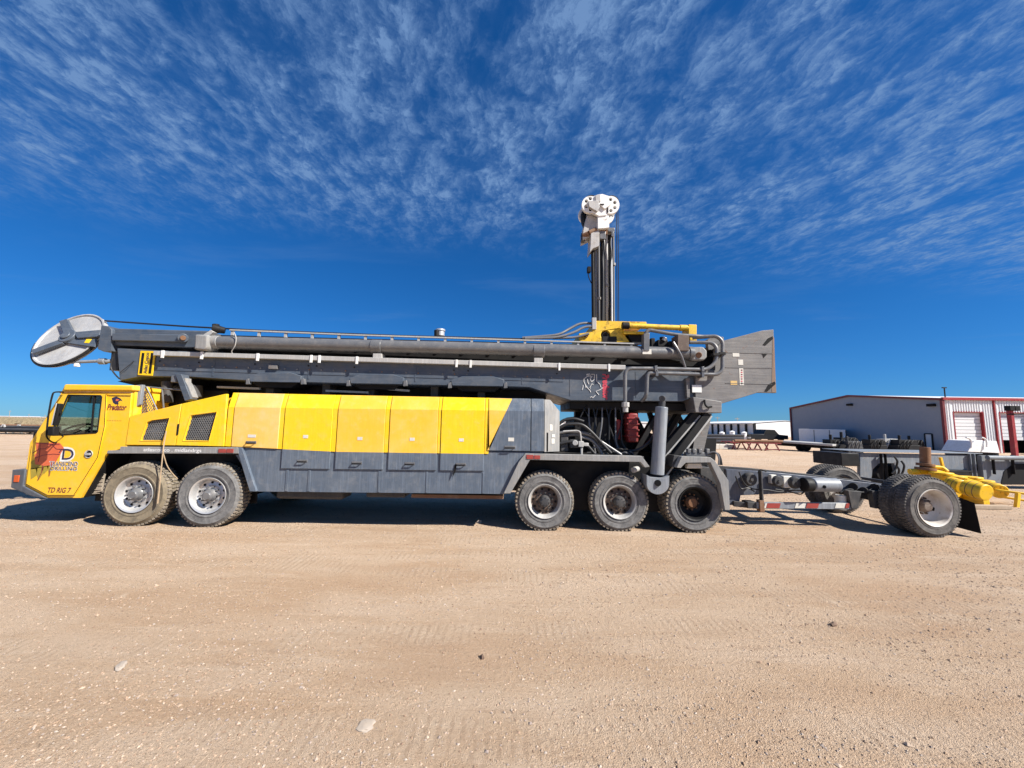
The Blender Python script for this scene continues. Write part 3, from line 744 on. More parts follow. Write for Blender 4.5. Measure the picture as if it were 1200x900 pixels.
# skirt
m = MB(); m.prismpx([(281, 524.5), (326, 526.5), (450, 530), (572, 529), (622, 530), (615.5, 532), (592.5, 579), (297, 576)], YB + .025, .05)
skirt = part(m, 'skirt', BLUEG)
m = MB(); m.prismpx([(520.5, 531), (536, 531), (536, 533.2)], YB, .01)
for u in (336, 362, 444, 500, 566):      # vertical lap seams on the skirt
    m = MB(); m.boxpx(u - .5, v_dbot(u) + 1.5, u + .5, v_bot(u) - 1, YB + .016, .012); m.build('lap_seam', BLUEG, skirt, .002)
m = MB(); m.prismpx([(533, 544), (535.2, 544), (534, 552), (530, 560)], YB - .014, .01); m.build('tape_tail', BLACK, skirt)
# arch flanges
m = MB(); m.prismpx([(276, 524), (283, 524.5), (300, 576), (292.5, 576), (279, 531)], YB - .03, .09); part(m, 'arch_flange', BLUEG)
m = MB(); m.prismpx([(608, 541), (615.5, 531.5), (752, 534.5), (761.5, 547), (756, 548), (750.5, 541.5), (621, 539), (598, 578.5), (590, 578.5)], YB - .04, .10)
fen = part(m, 'fender', GREYP)
m = MB(); m.boxpx(617, 533, 625, 538, YB - .05, .012); m.boxpx(626, 533.6, 633, 538, YB - .05, .012); m.build('reflector', LENSR, fen, .002)
a = P(616, 533, YB); b = P(756, 537, YB); m = MB(); m.box(a.x, b.x, YB + .06, YF - .1, a.z - .03, a.z); part(m, 'deck_plate', DECK)
# inner arch walls, coloured near-black for the shade inside the arches
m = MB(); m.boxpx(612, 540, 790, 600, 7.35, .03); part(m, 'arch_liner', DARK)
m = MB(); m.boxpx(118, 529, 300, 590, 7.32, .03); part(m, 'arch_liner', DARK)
# housing core
m = MB(); a = P(272, 470, YTOP); b = P(640, 470, YTOP)
z0 = .62; zl = P(300, 465, YTOP).z; zr_ = P(638, 472, YTOP).z
m.prism([(a.x, 1.45), (P(297,570,YB).x, z0 + .05), (P(592,570,YB).x, z0), (P(617,535,YB).x, 1.24), (b.x - .05, 1.24), (b.x - .05, P(640,482,YB).z), (a.x, P(272,478,YB).z)], YB + .07, YF)
m.prism([(a.x, P(272,478,YB).z), (b.x - .05, P(640,482,YB).z), (b.x - .05, zr_), (a.x, zl)], YTOP + .05, YF - .2)
part(m, 'housing_core', BLUEG, bevel=0)

# hood panels with wire grilles
gA = [(165, 516), (172.4, 495), (178, 492.5), (198.6, 490), (191, 516)]
gB = [(215, 516), (224, 487), (254, 483), (244.6, 516.5)]
hA = [(152, 488), (212.5, 473.2), (205, 522), (147, 521.5)]
hB = [(213.2, 473), (263, 461.8), (266, 461.6), (262, 523.2), (205.8, 522)]
for hp, gp in ((hA, gA), (hB, gB)):
    m = MB(); m.prismpx(hp, YB, .05, 0, [gp]); h = m.build('hood_panel', YEL if hp is hA else YELB, rig, .008)
    m = MB(); wire_mesh(m, XZ(gp, YB + .03), YB + .03, .034, .009); m.build('grille', PIPEG, h, smooth=False)
    m = MB(); m.prismpx(gp, YB + .16, .01); m.build('grille_backing', BLACK, h)
    cx = sum(q[0] for q in gp) / len(gp); cv = sum(q[1] for q in gp) / len(gp)
    m = MB(); m.tube([P(cx + (q[0]-cx)*1.03, cv + (q[1]-cv)*1.04, YB) for q in gp + gp[:1]], .008, 6); m.build('grille_frame', YEL, h)
m = MB(); m.boxpx(180, 499, 186, 512, YB + .09, .05); m.cyl(P(176, 505, YB + .1), P(189, 505, YB + .1), .05, n=14); part(m, 'filter_housing', CHAN, bevel=.004)
m = MB(); m.prismpx([(207.6, 497), (210, 496.6), (208.4, 509.5), (206.2, 510)], YB - .008, .02); part(m, 'handle_slot', BLACK)
m = MB(); m.prismpx([(146, 490), (151.5, 488.3), (146.2, 522), (142, 523)], YB + .03, .3); part(m, 'hood_post', YELB)
m = MB(); m.prism([(P(148,488,YB).x, P(148,522,YB).z), (P(272,462,YB).x, P(272,522,YB).z), (P(272,462,YB).x, P(272,463,YTOP).z), (P(152,488,YB).x, P(152,490,YTOP).z)], YB + .2, YF - .05); part(m, 'hood_core', YEL)
m = MB(); m.prismpx([(141, 523.4), (262, 524.4), (279, 524.4), (279.5, 531.5), (125, 531.5), (126, 528), (140, 527.5)], YB - .035, .10); vp = part(m, 'fender_rail', GREYP)
lettering('atlascopco . midlandrgs', WHITE, vp, 168, 525.2, 236, 530.8, YB - .037, 0, 0, .015)
m = MB(); m.boxpx(256, 526, 264, 530.6, YB - .048, .012); m.boxpx(265.5, 526, 273, 530.6, YB - .048, .012); m.build('reflector', LENSR, vp, .002)
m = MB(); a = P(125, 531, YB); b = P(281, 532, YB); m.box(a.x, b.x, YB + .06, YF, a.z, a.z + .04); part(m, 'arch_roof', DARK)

# ------------------------------------------------------------------ cab (half-width, on the near side)
YC = YB - .01; YCF = 8.12
cabo = [(76, 451.2), (155, 452.3), (148.5, 524), (126, 530.5), (95.5, 583.5), (55, 583.5), (27.5, 569), (35, 519), (66, 470), (72, 459)]
win = [(80, 463), (118, 463.6), (119.3, 465), (114.3, 506), (113, 507.2), (71, 509.6), (63.5, 507), (64.5, 499)]
cx = XZ(cabo, YC); sh = XZ(win, YC)
m = MB(); m.prismpx(cabo, YC + .02, .035, 0, [win]); cab = m.build('cab', YEL, rig, .006)
m = MB(); m.prism([(q[0], q[1]) for q in cx], YCF - .04, YCF, 0, [sh]); m.build('side_wall', YEL, cab, .004)
def strip_panel(idx, name, mat, t=.03, y0=YC + .056, y1=YCF - .041):
    mb = MB()
    for i in idx:
        (xa_, za), (xb_, zb_) = cx[i], cx[(i+1) % len(cx)]
        d = Vector((xb_ - xa_, 0, zb_ - za)).normalized(); nrm = Vector((-d.z, 0, d.x)); cc = Vector((-7.6, 0, 1.7))
        mid = Vector(((xa_+xb_)/2, 0, (za+zb_)/2))
        if nrm.dot(cc - mid) < 0: nrm = -nrm
        q = [(xa_, za), (xb_, zb_), (xb_ + nrm.x*t, zb_ + nrm.z*t), (xa_ + nrm.x*t, za + nrm.z*t)]
        mb.prism(q, y0, y1)
    return mb.build(name, mat, cab)
strip_panel([0, 9], 'roof', YEL); strip_panel([1, 2], 'bulkhead', YEL); strip_panel([3, 4, 5], 'floor', DARK); strip_panel([6], 'nose', YEL)
(xa_, za), (xb_, zb_) = cx[7], cx[8]
m = MB(); m.add([(xa_, YC + .06, za), (xb_, YC + .06, zb_), (xb_, YCF - .05, zb_), (xa_, YCF - .05, za)], [(0,1,2,3)]); m.build('windshield', GLASS, cab)
strip_panel([8], 'header', YEL)
m = MB(); 
for (a0, a1) in ((cx[7], cx[8]),): m.bar((a0[0], YCF - .06, a0[1]), (a1[0], YCF - .06, a1[1]), .06, .06, (0,1,0))
m.build('pillar', YEL, cab, .005)
m = MB(); m.prismpx([(75, 450.2), (156, 451.4), (155.5, 457.8), (73, 458)], YC - .02, YCF - YC + .04); m.build('roof_cap', YEL, cab, .025, seg=3)
m = MB(); m.tube([P(70, 460, YC - .01), P(108, 459.3, YC - .012), P(155, 460.3, YC - .012)], .008, 6); m.build('drip_rail', RUST, cab)
# door
dpts = [(74.5, 461.2), (124.5, 461.8), (122.5, 500), (114.5, 536), (86.5, 580.6), (55.5, 580.6), (30.5, 567.5), (37.2, 521), (64, 477)]
m = MB(); m.prismpx(dpts, YC - .004, .022, 0, [win]); door = m.build('door', YEL, rig, .004)
m = MB(); m.tube([P(u, v, YC - .004) for u, v in win + win[:1]], .011, 8); m.build('window_seal', BLACK, door)
m = MB(); m.prismpx(win, YC + .012, .005); m.build('window_pane', GLASS, door)
m = MB(); m.bar(P(110.8, 463.5, YC + .008), P(107, 507.5, YC + .008), .022, .02, (0,1,0)); m.build('window_bar', BLACK, door)
m = MB(); m.tube([P(u, v, YC - .0035) for u, v in ((124.3, 462), (122.3, 500), (114.3, 536), (86.5, 580.3), (55.7, 580.3), (31, 567.3))], .0045, 6); m.build('door_seam', BLACK, door)
m = MB(); c = P(104.5, 532, YC); m.lathe([(.0, .0), (.055, .0), (.066, -.012), (.07, -.012), (.07, .004)], 20, c=(c.x, c.y - .004, c.z)); m.box(c.x - .045, c.x + .045, c.y - .03, c.y - .01, c.z - .02, c.z + .02); m.build('handle', SILV, door, .003)
DY = YC - .0065
lettering('TRANSCEND', WHITE, door, 57.5, 540.6, 91.6, 546.6, DY - .003, 0, 0, .04, thick=0)
lettering('TRANSCEND', NAVY, door, 58, 541, 91, 546, DY - .0045, 0, 0, .0)
lettering('DRILLING', WHITE, door, 58.5, 546.7, 90.6, 551.6, DY - .003, 0, 0, .04)
lettering('DRILLING', NAVY, door, 59, 547.1, 90, 551, DY - .0045, 0, 0, .0)
lettering('D', WHITE, door, 71, 523.8, 88, 541, DY - .0005, 0, 0, .05)
lettering('D', NAVY, door, 73, 526, 86.3, 538.8, DY - .002, 0, 0, .01)
lettering('T', NAVY, door, 68, 526, 76, 531, DY - .0025, .3, 0, .0)
lettering('TD RIG 7', DRED, door, 56, 571.3, 83.5, 577.6, DY, .25, 0, .02)
for pl in ([(36, 541), (49, 533), (63, 531), (60, 546), (36, 550)], [(35.6, 549), (44, 548), (43, 557), (36, 562)], [(42, 548), (51, 547), (50, 556), (45, 563), (43, 556)], [(49, 547), (57, 546), (56, 551), (51, 556)], [(55, 546), (63, 545), (60, 552), (58, 558)]):
    m = MB(); m.prismpx(pl, DY, .001); m.build('emblem_fringe', OLIV, door, smooth=False)
m = MB(); m.prismpx([(42, 518.6), (70, 519), (75, 525), (71, 532), (63, 545), (52, 546), (41, 544), (40.5, 533), (43, 530)], DY - .002, .001); m.build('emblem_patch', ORNG, door, smooth=False)
for pl in ([(42, 518.8), (58, 520.5), (70, 521)], [(47, 519), (46.5, 533), (45, 541)], [(38, 531), (46, 526), (53, 526), (60, 521)], [(41, 537), (50, 533.5), (62, 532), (70, 532.5)], [(60, 520), (66, 526), (74, 527)], [(50, 545), (49, 553), (44, 563)], [(61, 544), (58, 552), (57.5, 558)]):
    m = MB(); m.tube([P(u, v, DY - .002) for u, v in pl], .005, 5); m.build('emblem_stroke', DRED, door)
# cat-head emblem and script on the cab side behind the door
CY_ = YC + .018
lettering('Predator', DRED, cab, 125.5, 473.6, 148.5, 481, CY_, .3, 0, .03)
m = MB(); m.prismpx([(131, 466.5), (136, 464.5), (141, 466.8), (143.5, 470), (141, 469.3), (138.6, 471), (139, 473.6), (135.5, 474), (132.6, 472), (131.6, 469)], CY_, .001); m.build('emblem', NAVY, cab, smooth=False)
m = MB(); m.prismpx([(136, 467.5), (140, 468.2), (138, 470), (135.5, 470)], CY_ - .002, .001); m.build('emblem_face', ORNG, cab, smooth=False)
lettering('- - - - - - - - -', DRED, cab, 125.5, 492.6, 142, 493.3, CY_, 0, 0, .0)
# cab inside
m = MB(); a = P(70, 503, 7.2); m.box(a.x - .2, a.x + .32, YC + .12, YCF - .1, a.z - .5, a.z - .03); part(m, 'dashboard', DARK, bevel=.03)
m = MB(); c = P(91, 503, 7.15); m.lathe([(.19 + .018*math.cos(t*.785), .018*math.sin(t*.785)) for t in range(8)], 32, c=c, axis=(-.5, 0, .85), close=True); m.cyl(c, c + Vector((-.25, 0, -.25)), .025, n=10)
for k in range(3):
    t = k*2.094; m.bar(c, c + Vector((.155*math.cos(t), .18*math.sin(t), .09*math.cos(t))), .02, .012)
part(m, 'steering_wheel', BLACK, bevel=0)
m = MB(); q = P(108, 515, 7.2); m.box(q.x - .22, q.x + .22, 7.05, 7.55, q.z - .15, q.z); m.prism([(q.x + .14, q.z - .05), (q.x + .26, q.z - .05), (q.x + .34, q.z + .55), (q.x + .25, q.z + .58)], 7.07, 7.53); part(m, 'driver_seat', DARK, bevel=.04)
# mirror
m = MB(); m.tube([P(74, 459.4, YC - .02), P(69, 459.2, 6.62), P(62.5, 459.6, 6.55), P(60, 468, 6.55), P(56.5, 488, 6.55), P(54, 512, 6.55), P(60, 518, 6.7), P(66, 519, YC - .01)], .012, 8, fillet=.08); mir = m.build('mirror_arm', BLACK, rig)
m = MB(); m.prismpx([(66, 472.5), (69.3, 473), (67.2, 486), (63.5, 499), (60, 498.5), (62.2, 485)], 6.55, .07); m.build('mirror_head', BLACK, mir, .012)
m = MB(); m.prismpx([(65.4, 472.5), (66.2, 472.4), (60.2, 498.6), (59.4, 498.4)], 6.54, .012); m.build('mirror_trim', SILV, mir, .003)
m = MB(); m.prismpx([(55.5, 499.5), (62.5, 500), (62, 511), (55, 510.5)], 6.5, .10); m.build('wide_mirror', BLACK, mir, .015)
m = MB(); m.tube([P(64, 499, 6.56), P(70, 508.5, 6.75), P(74, 511.5, YC - .01)], .010, 6); m.tube([P(70.5, 484, 6.55), P(72.5, 480, 6.7), P(74.5, 474, YC - .01)], .008, 6); m.build('mirror_bracket', BLACK, mir)
# bumper
m = MB(); m.prismpx([(14.2, 550.5), (29.5, 550), (27, 569.5), (54.5, 584.4), (38, 582), (12.4, 571.5)], YC - .01, YF - YC); bp = part(m, 'bumper', paint('bumper_grey', (.062,.068,.082), (.09,.095,.105), (.2,.17,.14), .7, .3, .3, .15, .5), bevel=.012)
m = MB(); m.boxpx(16.6, 557, 21.2, 565, YC - .022, .014); m.build('marker_lamp', LENS, bp, .004)
# deck in front of the engine, far side
m = MB(); m.prism([(-8.4, .9), (-6.5, .9), (-6.5, 1.35), (-8.3, 1.3)], YCF + .05, YF); part(m, 'nose_deck', DECK)
# muddy step plate behind the cab slope
m = MB()
pl = [(97, 583), (126, 532), (126.5, 546), (121, 558), (118, 576), (101, 580.5)]
base = XZ(pl, YC + .16); m.prism(base, YC + .16, YC + .2)
MUD = paint('dried_mud', (.30,.25,.19), (.40,.34,.27), (.22,.17,.12), .9, .3, .5, .4, .95, bmp=.7)
part(m, 'mud_guard', MUD, bevel=.004)
for i in range(9):
    t = i / 8.0; a = P(99 + 25*t + 1, 579 - 44*t, YC + .155); b = P(118 + 7*t, 578 - 36*t, YC + .155)
    m = MB(); m.tube([a, (a + b) / 2 + Vector((0, -.004, -.01 + .02*random.random())), b], .006, 5); part(m, 'mud_ridge', MUD, bevel=0)
# guard behind the cab
m = MB(); m.prismpx([(156.3, 451.5), (167, 450.8), (163.5, 474), (158.5, 477), (152.5, 488), (152.8, 477)], YB + .10, .06); part(m, 'exhaust_shield', CYLG)
gpoly = XZ([(167.5, 453), (172, 454), (184.5, 481), (163.5, 485.5)], YB + .2); m = MB(); wire_mesh(m, gpoly, YB + .2, .04, .008); m.tube([(q[0], YB + .2, q[1]) for q in gpoly + gpoly[:1]], .012, 6); part(m, 'wire_guard', PIPEG, bevel=0)
m = MB(); m.tube([P(167, 453, YB + .3), P(216, 457.5, YB + .3)], .016, 8); m.tube([P(190, 455, YB + .3), P(192, 480, YB + .3)], .014, 8); part(m, 'guard_rail', PIPEG, bevel=0)
m = MB(); m.prism(XZ([(170, 457), (268, 457), (268, 470), (170, 500)], 7.6), 7.6, 9.3); part(m, 'engine_block', DARK, bevel=.02)
m = MB(); a = P(186, 476, 7.5); m.cyl(P(196, 472, 7.45), P(196, 447, 7.45), .09, n=18); part(m, 'exhaust_stack', DECK, bevel=.01); m = MB(); m.cyl(P(228, 466, 7.45), P(228, 452, 7.45), .13, n=18); part(m, 'muffler', DECK, bevel=.01)
# mast rest post
m = MB(); m.prismpx([(205, 437.5), (212.5, 438.5), (223.5, 467.5), (216.5, 470)], 7.05, .16); rest = part(m, 'mast_rest', MASTG)
m = MB(); m.prismpx([(212.8, 443), (217.5, 443), (217.5, 447), (220, 451), (226, 465.5), (223.8, 467)], 7.08, .13); m.build('rest_gusset', GREYP, rest, .004)
m = MB(); m.boxpx(200.5, 440, 206.5, 448, 7.08, .12); m.build('rest_roller', PIPEG, rest, .01)

# ------------------------------------------------------------------ mast lying on the rig
YMF = 9.1
m = MB(); m.prismpx([(137, 408), (186, 410.5), (440, 419.5), (660, 427.5), (735, 429), (848, 432), (848, 468), (815, 464.5), (800, 470.5), (669, 469.5), (620, 454), (592, 453), (406, 449.5), (288, 446), (226, 442), (165, 441), (140, 446)], YM, YMF - YM)
mast = part(m, 'mast_box', MASTG, bevel=.012)
m = MB(); m.prismpx([(137.5, 447), (165, 442), (226, 443), (226, 452), (160, 452)], YM + .25, 1.2); m.build('mast_underside_shade', DARK, mast)  # dark block standing in for the shaded underside of the mast
m = MB(); m.prismpx([(226, 444), (640, 455), (640, 476), (226, 470)], 8.0, .25); part(m, 'mast_gap_fill', DARK)  # dark block added to fill the black gap below the mast
for u in (312, 378, 430, 505, 560):
    m = MB(); m.boxpx(u, 450, u + 8, 466, 7.6, .3); part(m, 'support_bracket', DECK)
# pale conduit channel and its clamps
chl = lerp_line([(185, 415), (440, 423), (660, 430), (731, 431.5)])
m = MB(); a = P(186, chl(186), YM); b = P(731, chl(731), YM)
m.bar(a + Vector((0, -.06, 0)), b + Vector((0, -.06, 0)), .11, .085, (0,0,1)); ch = part(m, 'conduit_channel', CHAN)
for u in (190, 236, 301.6, 364.4, 374, 418, 535, 551.5, 655.6, 714):
    v = chl(u); m = MB(); m.boxpx(u - 1.1, v - 4.6, u + 1.1, v + 4.2, YM - .13, .02); m.build('clamp', WHITEP, ch, .002)
    m = MB(); m.cyl(P(u - 3, v + 8, YM - .02), P(u - 3, v + 8, YM + .01), .014, n=8); m.build('bolt', DARK, ch)
# bulged saddle plates along the lower edge, with clips
for i, (u0, u1, vt) in enumerate(((291, 353, 436.5), (409, 473, 438.5), (528, 591, 441))):
    vb = vt + 11.5; y = YM - .09
    m = MB(); m.prismpx([(u0 + 14, vt), (u1 - 13, vt), (u1, vt + 4), (u1 - 1, vb), (u0 + 2, vb - 1), (u0, vt + 4)], y, .12)
    m.prismpx([(u0 + 4, vb - .5), (u1 - 3, vb - .3), (u1 - 12, vb + 6.5), (u0 + 13, vb + 6)], y + .22, .8, 1)  # dark piece carries the shade on the underside of the bulge
    sd = m.build('saddle_plate', [MASTG, DARK], mast, .008)
    for u in (u0 - 1, u1 + 1.5):
        m = MB(); m.prismpx([(u - 1.6, vb - 4), (u + 1.6, vb - 4.5), (u + 2.2, vb + 2), (u - 2.2, vb + 2.5)], y - .01, .08); m.build('clip', PIPEG, sd, .004)
for u in (250, 362, 487, 612, 668, 745):
    m = MB(); vv = 419 + (u - 250) * .026; m.boxpx(u - .4, vv + 4, u + .4, vv + 22 + (12 if u > 640 else 0), YM - .006, .01); m.build('weld_seam', MASTG, mast)
m = MB(); m.bar(P(170, 433, YM - .003), P(660, 447, YM - .003), .01, .012); m.build('weld_seam', MASTG, mast)
for k in range(34):
    u = 192 + k * 14.2; m = MB(); vv = chl(u) + 12.5; m.cyl(P(u, vv, YM - .016), P(u, vv, YM + .01), .014, n=6); m.build('bolt', PIPEG if k % 3 else RUST, mast)
m = MB(); m.boxpx(314.5, 427.3, 324.5, 432.5, YM - .05, .06); m.build('junction_box', MASTL, mast, .006)
for u0, u1, v in ((255, 305, 453.5), (455, 480, 456), (382, 432, 458)):
    m = MB(); m.bar(P(u0, v, 7.5), P(u1, v + 2, 7.5), .05, .04); m.build('tie_bar', CHAN, mast, .004)
# upper beam; the long part is coloured near-black for the cylinder's shadow
m = MB(); m.prismpx([(129, 384.5), (245, 387.5), (245, 408), (129, 404.5)], YM + .03, 1.7)
m.prismpx([(245, 392), (680, 403), (846, 408), (846, 431), (735, 428.5), (245, 409.5)], YM + .22, 1.4, 1)
ub = part(m, 'hoist_beam', [MASTG, DARK], bevel=.02)
m = MB(); m.prismpx([(131, 390.5), (214, 392), (214, 400.5), (131, 399)], YM - .06, .1); m.build('beam_flange', MASTG, ub, .012)
m = MB(); m.prismpx([(118.5, 381), (127, 382), (131, 386), (130.5, 411.5), (121, 412), (114, 409)], YM - .03, 1.5); part(m, 'crown_plate', MASTG, bevel=.012)
m = MB(); m.cyl(P(214.5, 396, YM - .10), P(214.5, 396, YM + .1), .085, n=24); m.build('pin_boss', MASTG, ub, .01)
m = MB(); m.cyl(P(214.5, 396, YM - .125), P(214.5, 396, YM - .09), .045, n=20); m.build('pin', RUST, ub, .006)
m = MB(); m.prismpx([(228, 391.5), (243.5, 392), (242.5, 407), (239, 410.5), (227, 409.5)], YM - .2, .3); m.build('cylinder_clevis', GREYP, ub, .03)
m = MB(); m.prismpx([(238, 392), (247, 386.5), (250, 389), (244, 394)], YM - .12, .1); m.build('bracket', CHAN, ub, .004)
m = MB(); m.cyl(P(249, 384.5, YM - .05), P(264, 387.5, YM + .05), .085, .06, n=18); m.cyl(P(253, 380, YM), P(253, 390, YM), .06, n=14); m.build('sheave_bracket', DARK, ub, .01)
# long hydraulic cylinder beside the upper beam
cl_ = lerp_line([(244, 400.8), (436, 406), (640, 411.5), (826, 414.8)])
YH = YM - .02
m = MB(); m.cyl(P(246, cl_(246), YH), P(812, cl_(812), YH), .118, n=32); hc = part(m, 'feed_cylinder', PIPEG, bevel=.006)
for u0, u1, r in ((244, 258, .128), (436, 448, .132), (625, 638, .132), (806, 811, .135)):
    m = MB(); m.cyl(P(u0, cl_(u0), YH), P(u1, cl_(u1), YH), r, n=32); m.build('collar', GREYP if u0 == 244 else PIPEG, hc, .006)
for u in (442, 631): m = MB(); m.boxpx(u - 5, cl_(u) + 8, u + 5, cl_(u) + 14, YH - .08, .2); m.build('cradle', CHAN, hc, .005)
m = MB(); m.prismpx([(811, 406.5), (825, 406.5), (829, 411), (829, 418), (825, 422.5), (811, 422.5)], YH - .1, .2); m.build('rod_eye', GREYP, hc, .03)
m = MB(); m.cyl(P(819, 416, YH - .13), P(819, 416, YH), .055, n=20); m.build('pin', RUST, hc, .008)
m = MB(); m.boxpx(753, 409, 763.5, 415, YH - .125, .01); m.build('sticker', OFFW, hc)
m = MB(); m.tube([P(274, 389, YH - .12), P(277, 395, YH - .135), P(276, 405, YH - .13), P(271, 412, YH - .1), P(273, 415, YH - .06)], .008, 6, fillet=.1); m.build('hose', CHAN, hc)
# rail over the cylinder
rl = lerp_line([(270, 386.8), (420, 392.8), (660, 400.2), (752, 403.2)])
m = MB(); ps = [P(u, rl(u), YM + .1) for u in (270, 420, 560, 660, 752)]
for a, b in zip(ps, ps[1:]): m.bar(a, b, .05, .025)
rail = part(m, 'cable_rail', CHAN, bevel=0)
u = 272
while u < 752:
    v = rl(u); m = MB(); m.boxpx(u - 1.3, v, u + 1.3, v + 6, YM + .09, .03); m.build('rail_post', CHAN, rail); u += 31.2
# wire ropes
m = MB(); m.tube([P(123, 376, 7.7), P(220, 382.6, 7.62), P(300, 387.0, 7.55), P(470, 393.5, 7.5), P(622, 397.5, 7.45)], .017, 8); part(m, 'wire_rope', CABLE, bevel=0)
m = MB(); m.cyl(P(516, 394, 8.2), P(516, 387.5, 8.2), .09, n=18); m.cyl(P(516, 388.5, 8.2), P(516, 386, 8.2), .105, n=18); part(m, 'vent_cap', SILV, bevel=.008)
m = MB(); m.cyl(P(511.5, 394, 8.1), P(511.5, 387, 8.1), .05, n=12); part(m, 'vent_pipe', DARK, bevel=.005)

# crown sheave, turned towards the camera side
sn = Vector((-.063, -.897, .438)).normalized()
sc = P(82, 397.5, 7.5)
RS = .635
m = MB(); m.lathe([(.0, -.02), (.08, -.03), (.16, -.012), (RS-.04, -.004), (RS-.025, -.03), (RS, -.03), (RS, -.018), (RS-.03, .02), (RS, .058), (RS, .07), (RS-.025, .07), (RS-.04, .05), (.0, .05)], 72, c=sc, axis=-sn)
sv = part(m, 'crown_sheave', SHEAV, bevel=0)
tx = Vector((0,0,1)).cross(sn); tx = (tx if tx.x > 0 else -tx).normalized(); tz = sn.cross(tx).normalized(); tz = tz if tz.z > 0 else -tz
def spx(u, v, o):
    d = Vector(ray(u, v)); c0 = Vector((0, 0, CH)); t = (sc + sn*o - c0).dot(sn) / d.dot(sn); return c0 + d*t
def plate(pts, o0, o1, name, mat):
    mb = MB(); n = len(pts); v1 = [spx(u, v, o1) for u, v in pts]; v2 = [q - sn*(o1 - o0) for q in v1]
    mb.add(v1 + v2, [tuple(range(n)), tuple(range(2*n-1, n-1, -1))] + [(i, (i+1) % n, (i+1) % n + n, i + n) for i in range(n)])
    return mb.build(name, mat, sv, .008)
hq = spx(81.5, 395.5, .05)
m = MB(); m.cyl(hq, hq + sn*.06, .15, n=28); m.cyl(hq + sn*.06, hq + sn*.09, .08, n=20); m.build('sheave_hub', MASTG, sv, .01)
plate([(36, 410), (38, 414.5), (73, 401.5), (71, 397)], .04, .10, 'guard_arm', MASTG)
plate([(69, 376), (78, 373.5), (84, 385), (88, 390), (75, 394)], .04, .10, 'guard_arm', MASTG)
plate([(86, 389), (118, 386.3), (116, 394), (90, 396)], .04, .10, 'guard_arm', MASTG)
plate([(73.3, 401), (90, 396.5), (113, 396.7), (111, 406.5)], .035, .06, 'guard_web', MASTG)
plate([(98.3, 401.7), (101.5, 397), (107.5, 397.4), (104, 401.9)], .061, .066, 'warning_label', SIGNY)
m = MB()
pa = [sc + tx*((RS+.02)*math.cos(t)) + tz*((RS+.02)*math.sin(t)) for t in [R(a) for a in range(190, 345, 7)]]
m.tube(pa, .024, 6); m.build('rope_guard', DARK, sv)
m = MB(); m.cyl(P(73, 425, 7.3), P(118, 423, 7.35), .03, n=14); m.cyl(P(117, 423.5, 7.35), P(124, 423.5, 7.35), .06, n=16); m.cyl(P(124, 423.5, 7.35), P(136, 423, 7.4), .04, n=14); part(m, 'crown_pipe', CYLG, bevel=.006)
m = MB(); m.boxpx(86.5, 425.5, 90, 429.5, 7.28, .06); part(m, 'work_lamp', WHITEP, bevel=.006)
m = MB(); m.boxpx(131, 411, 138, 434, YM + .05, .4); m.tube([P(133, 418, YM), P(129, 430, YM), P(134, 438, YM), P(140, 444, YM - .02)], .013, 6, fillet=.1); m.tube([P(140, 437, YM - .03), P(150, 429, YM - .04), P(157, 423, YM - .02)], .006, 6); part(m, 'crown_hoses', HOSE, bevel=0)
# yellow sign with stripes and vertical lettering
m = MB(); m.prismpx([(164.5, 411), (182.3, 411.6), (178.5, 440.3), (161.3, 439.3)], YM - .02, .015); sg = part(m, 'maker_sign', SIGNY, bevel=.003)
for o in (0, 10.6):
    m = MB(); m.prismpx([(166.3 + o, 413.5), (169.2 + o, 413.6), (166.2 + o, 437.8), (163.2 + o, 437.6)], YM - .023, .003); m.build('sign_stripe', BLACK, sg, smooth=False)
lettering('Atlas Copco', NAVY, sg, 169.2, 413.3, 174.8, 438, YM - .023, .15, R(90), .02)
# lizard-like line drawing and faded vertical lettering
DW = YM - .004
for pl in ([(220,190),(240,230),(170,290),(165,340),(200,420),(210,480)], [(220,190),(290,180),(300,250)], [(320,190),(390,190),(385,300),(330,350)], [(340,230),(300,280),(320,340),(360,330)], [(435,190),(440,340),(510,410),(520,460),(570,475),(500,520),(420,550),(480,625)], [(360,410),(340,385),(290,470),(310,490)],
           [(200,420),(250,490),(290,530),(310,570)], [(150,420),(145,470),(130,520)], [(300,680),(340,660),(350,690),(410,630)], [(240,290),(250,360),(270,400)], [(230,210),(260,190),(270,230),(245,235)]):
    m = MB(); m.tube([P(675 + q[0] / 18.0, 428 + q[1] / 18.0, DW) for q in pl], .0065, 5); m.build('drawing_stroke', WHITE, mast)
lettering('Predator', PINK, mast, 706, 438, 714, 468.5, DW, .2, R(-90), .05)

# ------------------------------------------------------------------ mast foot (wide tail plates)
tail = [(838, 408), (848, 399), (893.5, 387.2), (906.5, 386.2), (910, 460.5), (888.5, 460), (846, 473), (836, 476), (815, 466), (815, 434), (838, 434)]
m = MB(); m.prismpx(tail, YM - .05, .08); tp = part(m, 'tail_plate', MASTL, bevel=.006)
m = MB(); m.prism(XZ(tail, YM - .05), YMF - .03, YMF + .05); part(m, 'tail_plate', MASTL, bevel=.006)
m = MB(); a = P(880, 425, YM); m.box(a.x, a.x + .1, YM + .031, YMF - .031, 2.62, 3.1); part(m, 'tail_beam', DECK)
for pl in ([(894, 404), (900, 396.5), (905.5, 394), (906, 397), (897, 405)], [(896, 458.5), (901, 450), (908, 447), (909, 450), (899, 459)], ):
    m = MB(); m.prismpx(pl, YM - .056, .004); m.build('slot', BLACK, tp, smooth=False)
m = MB(); m.prismpx([(892, 414), (899, 413.4), (899, 415), (895, 419.5), (894, 415.5)], YM - .056, .004); m.build('slot', BLACK, tp, smooth=False)
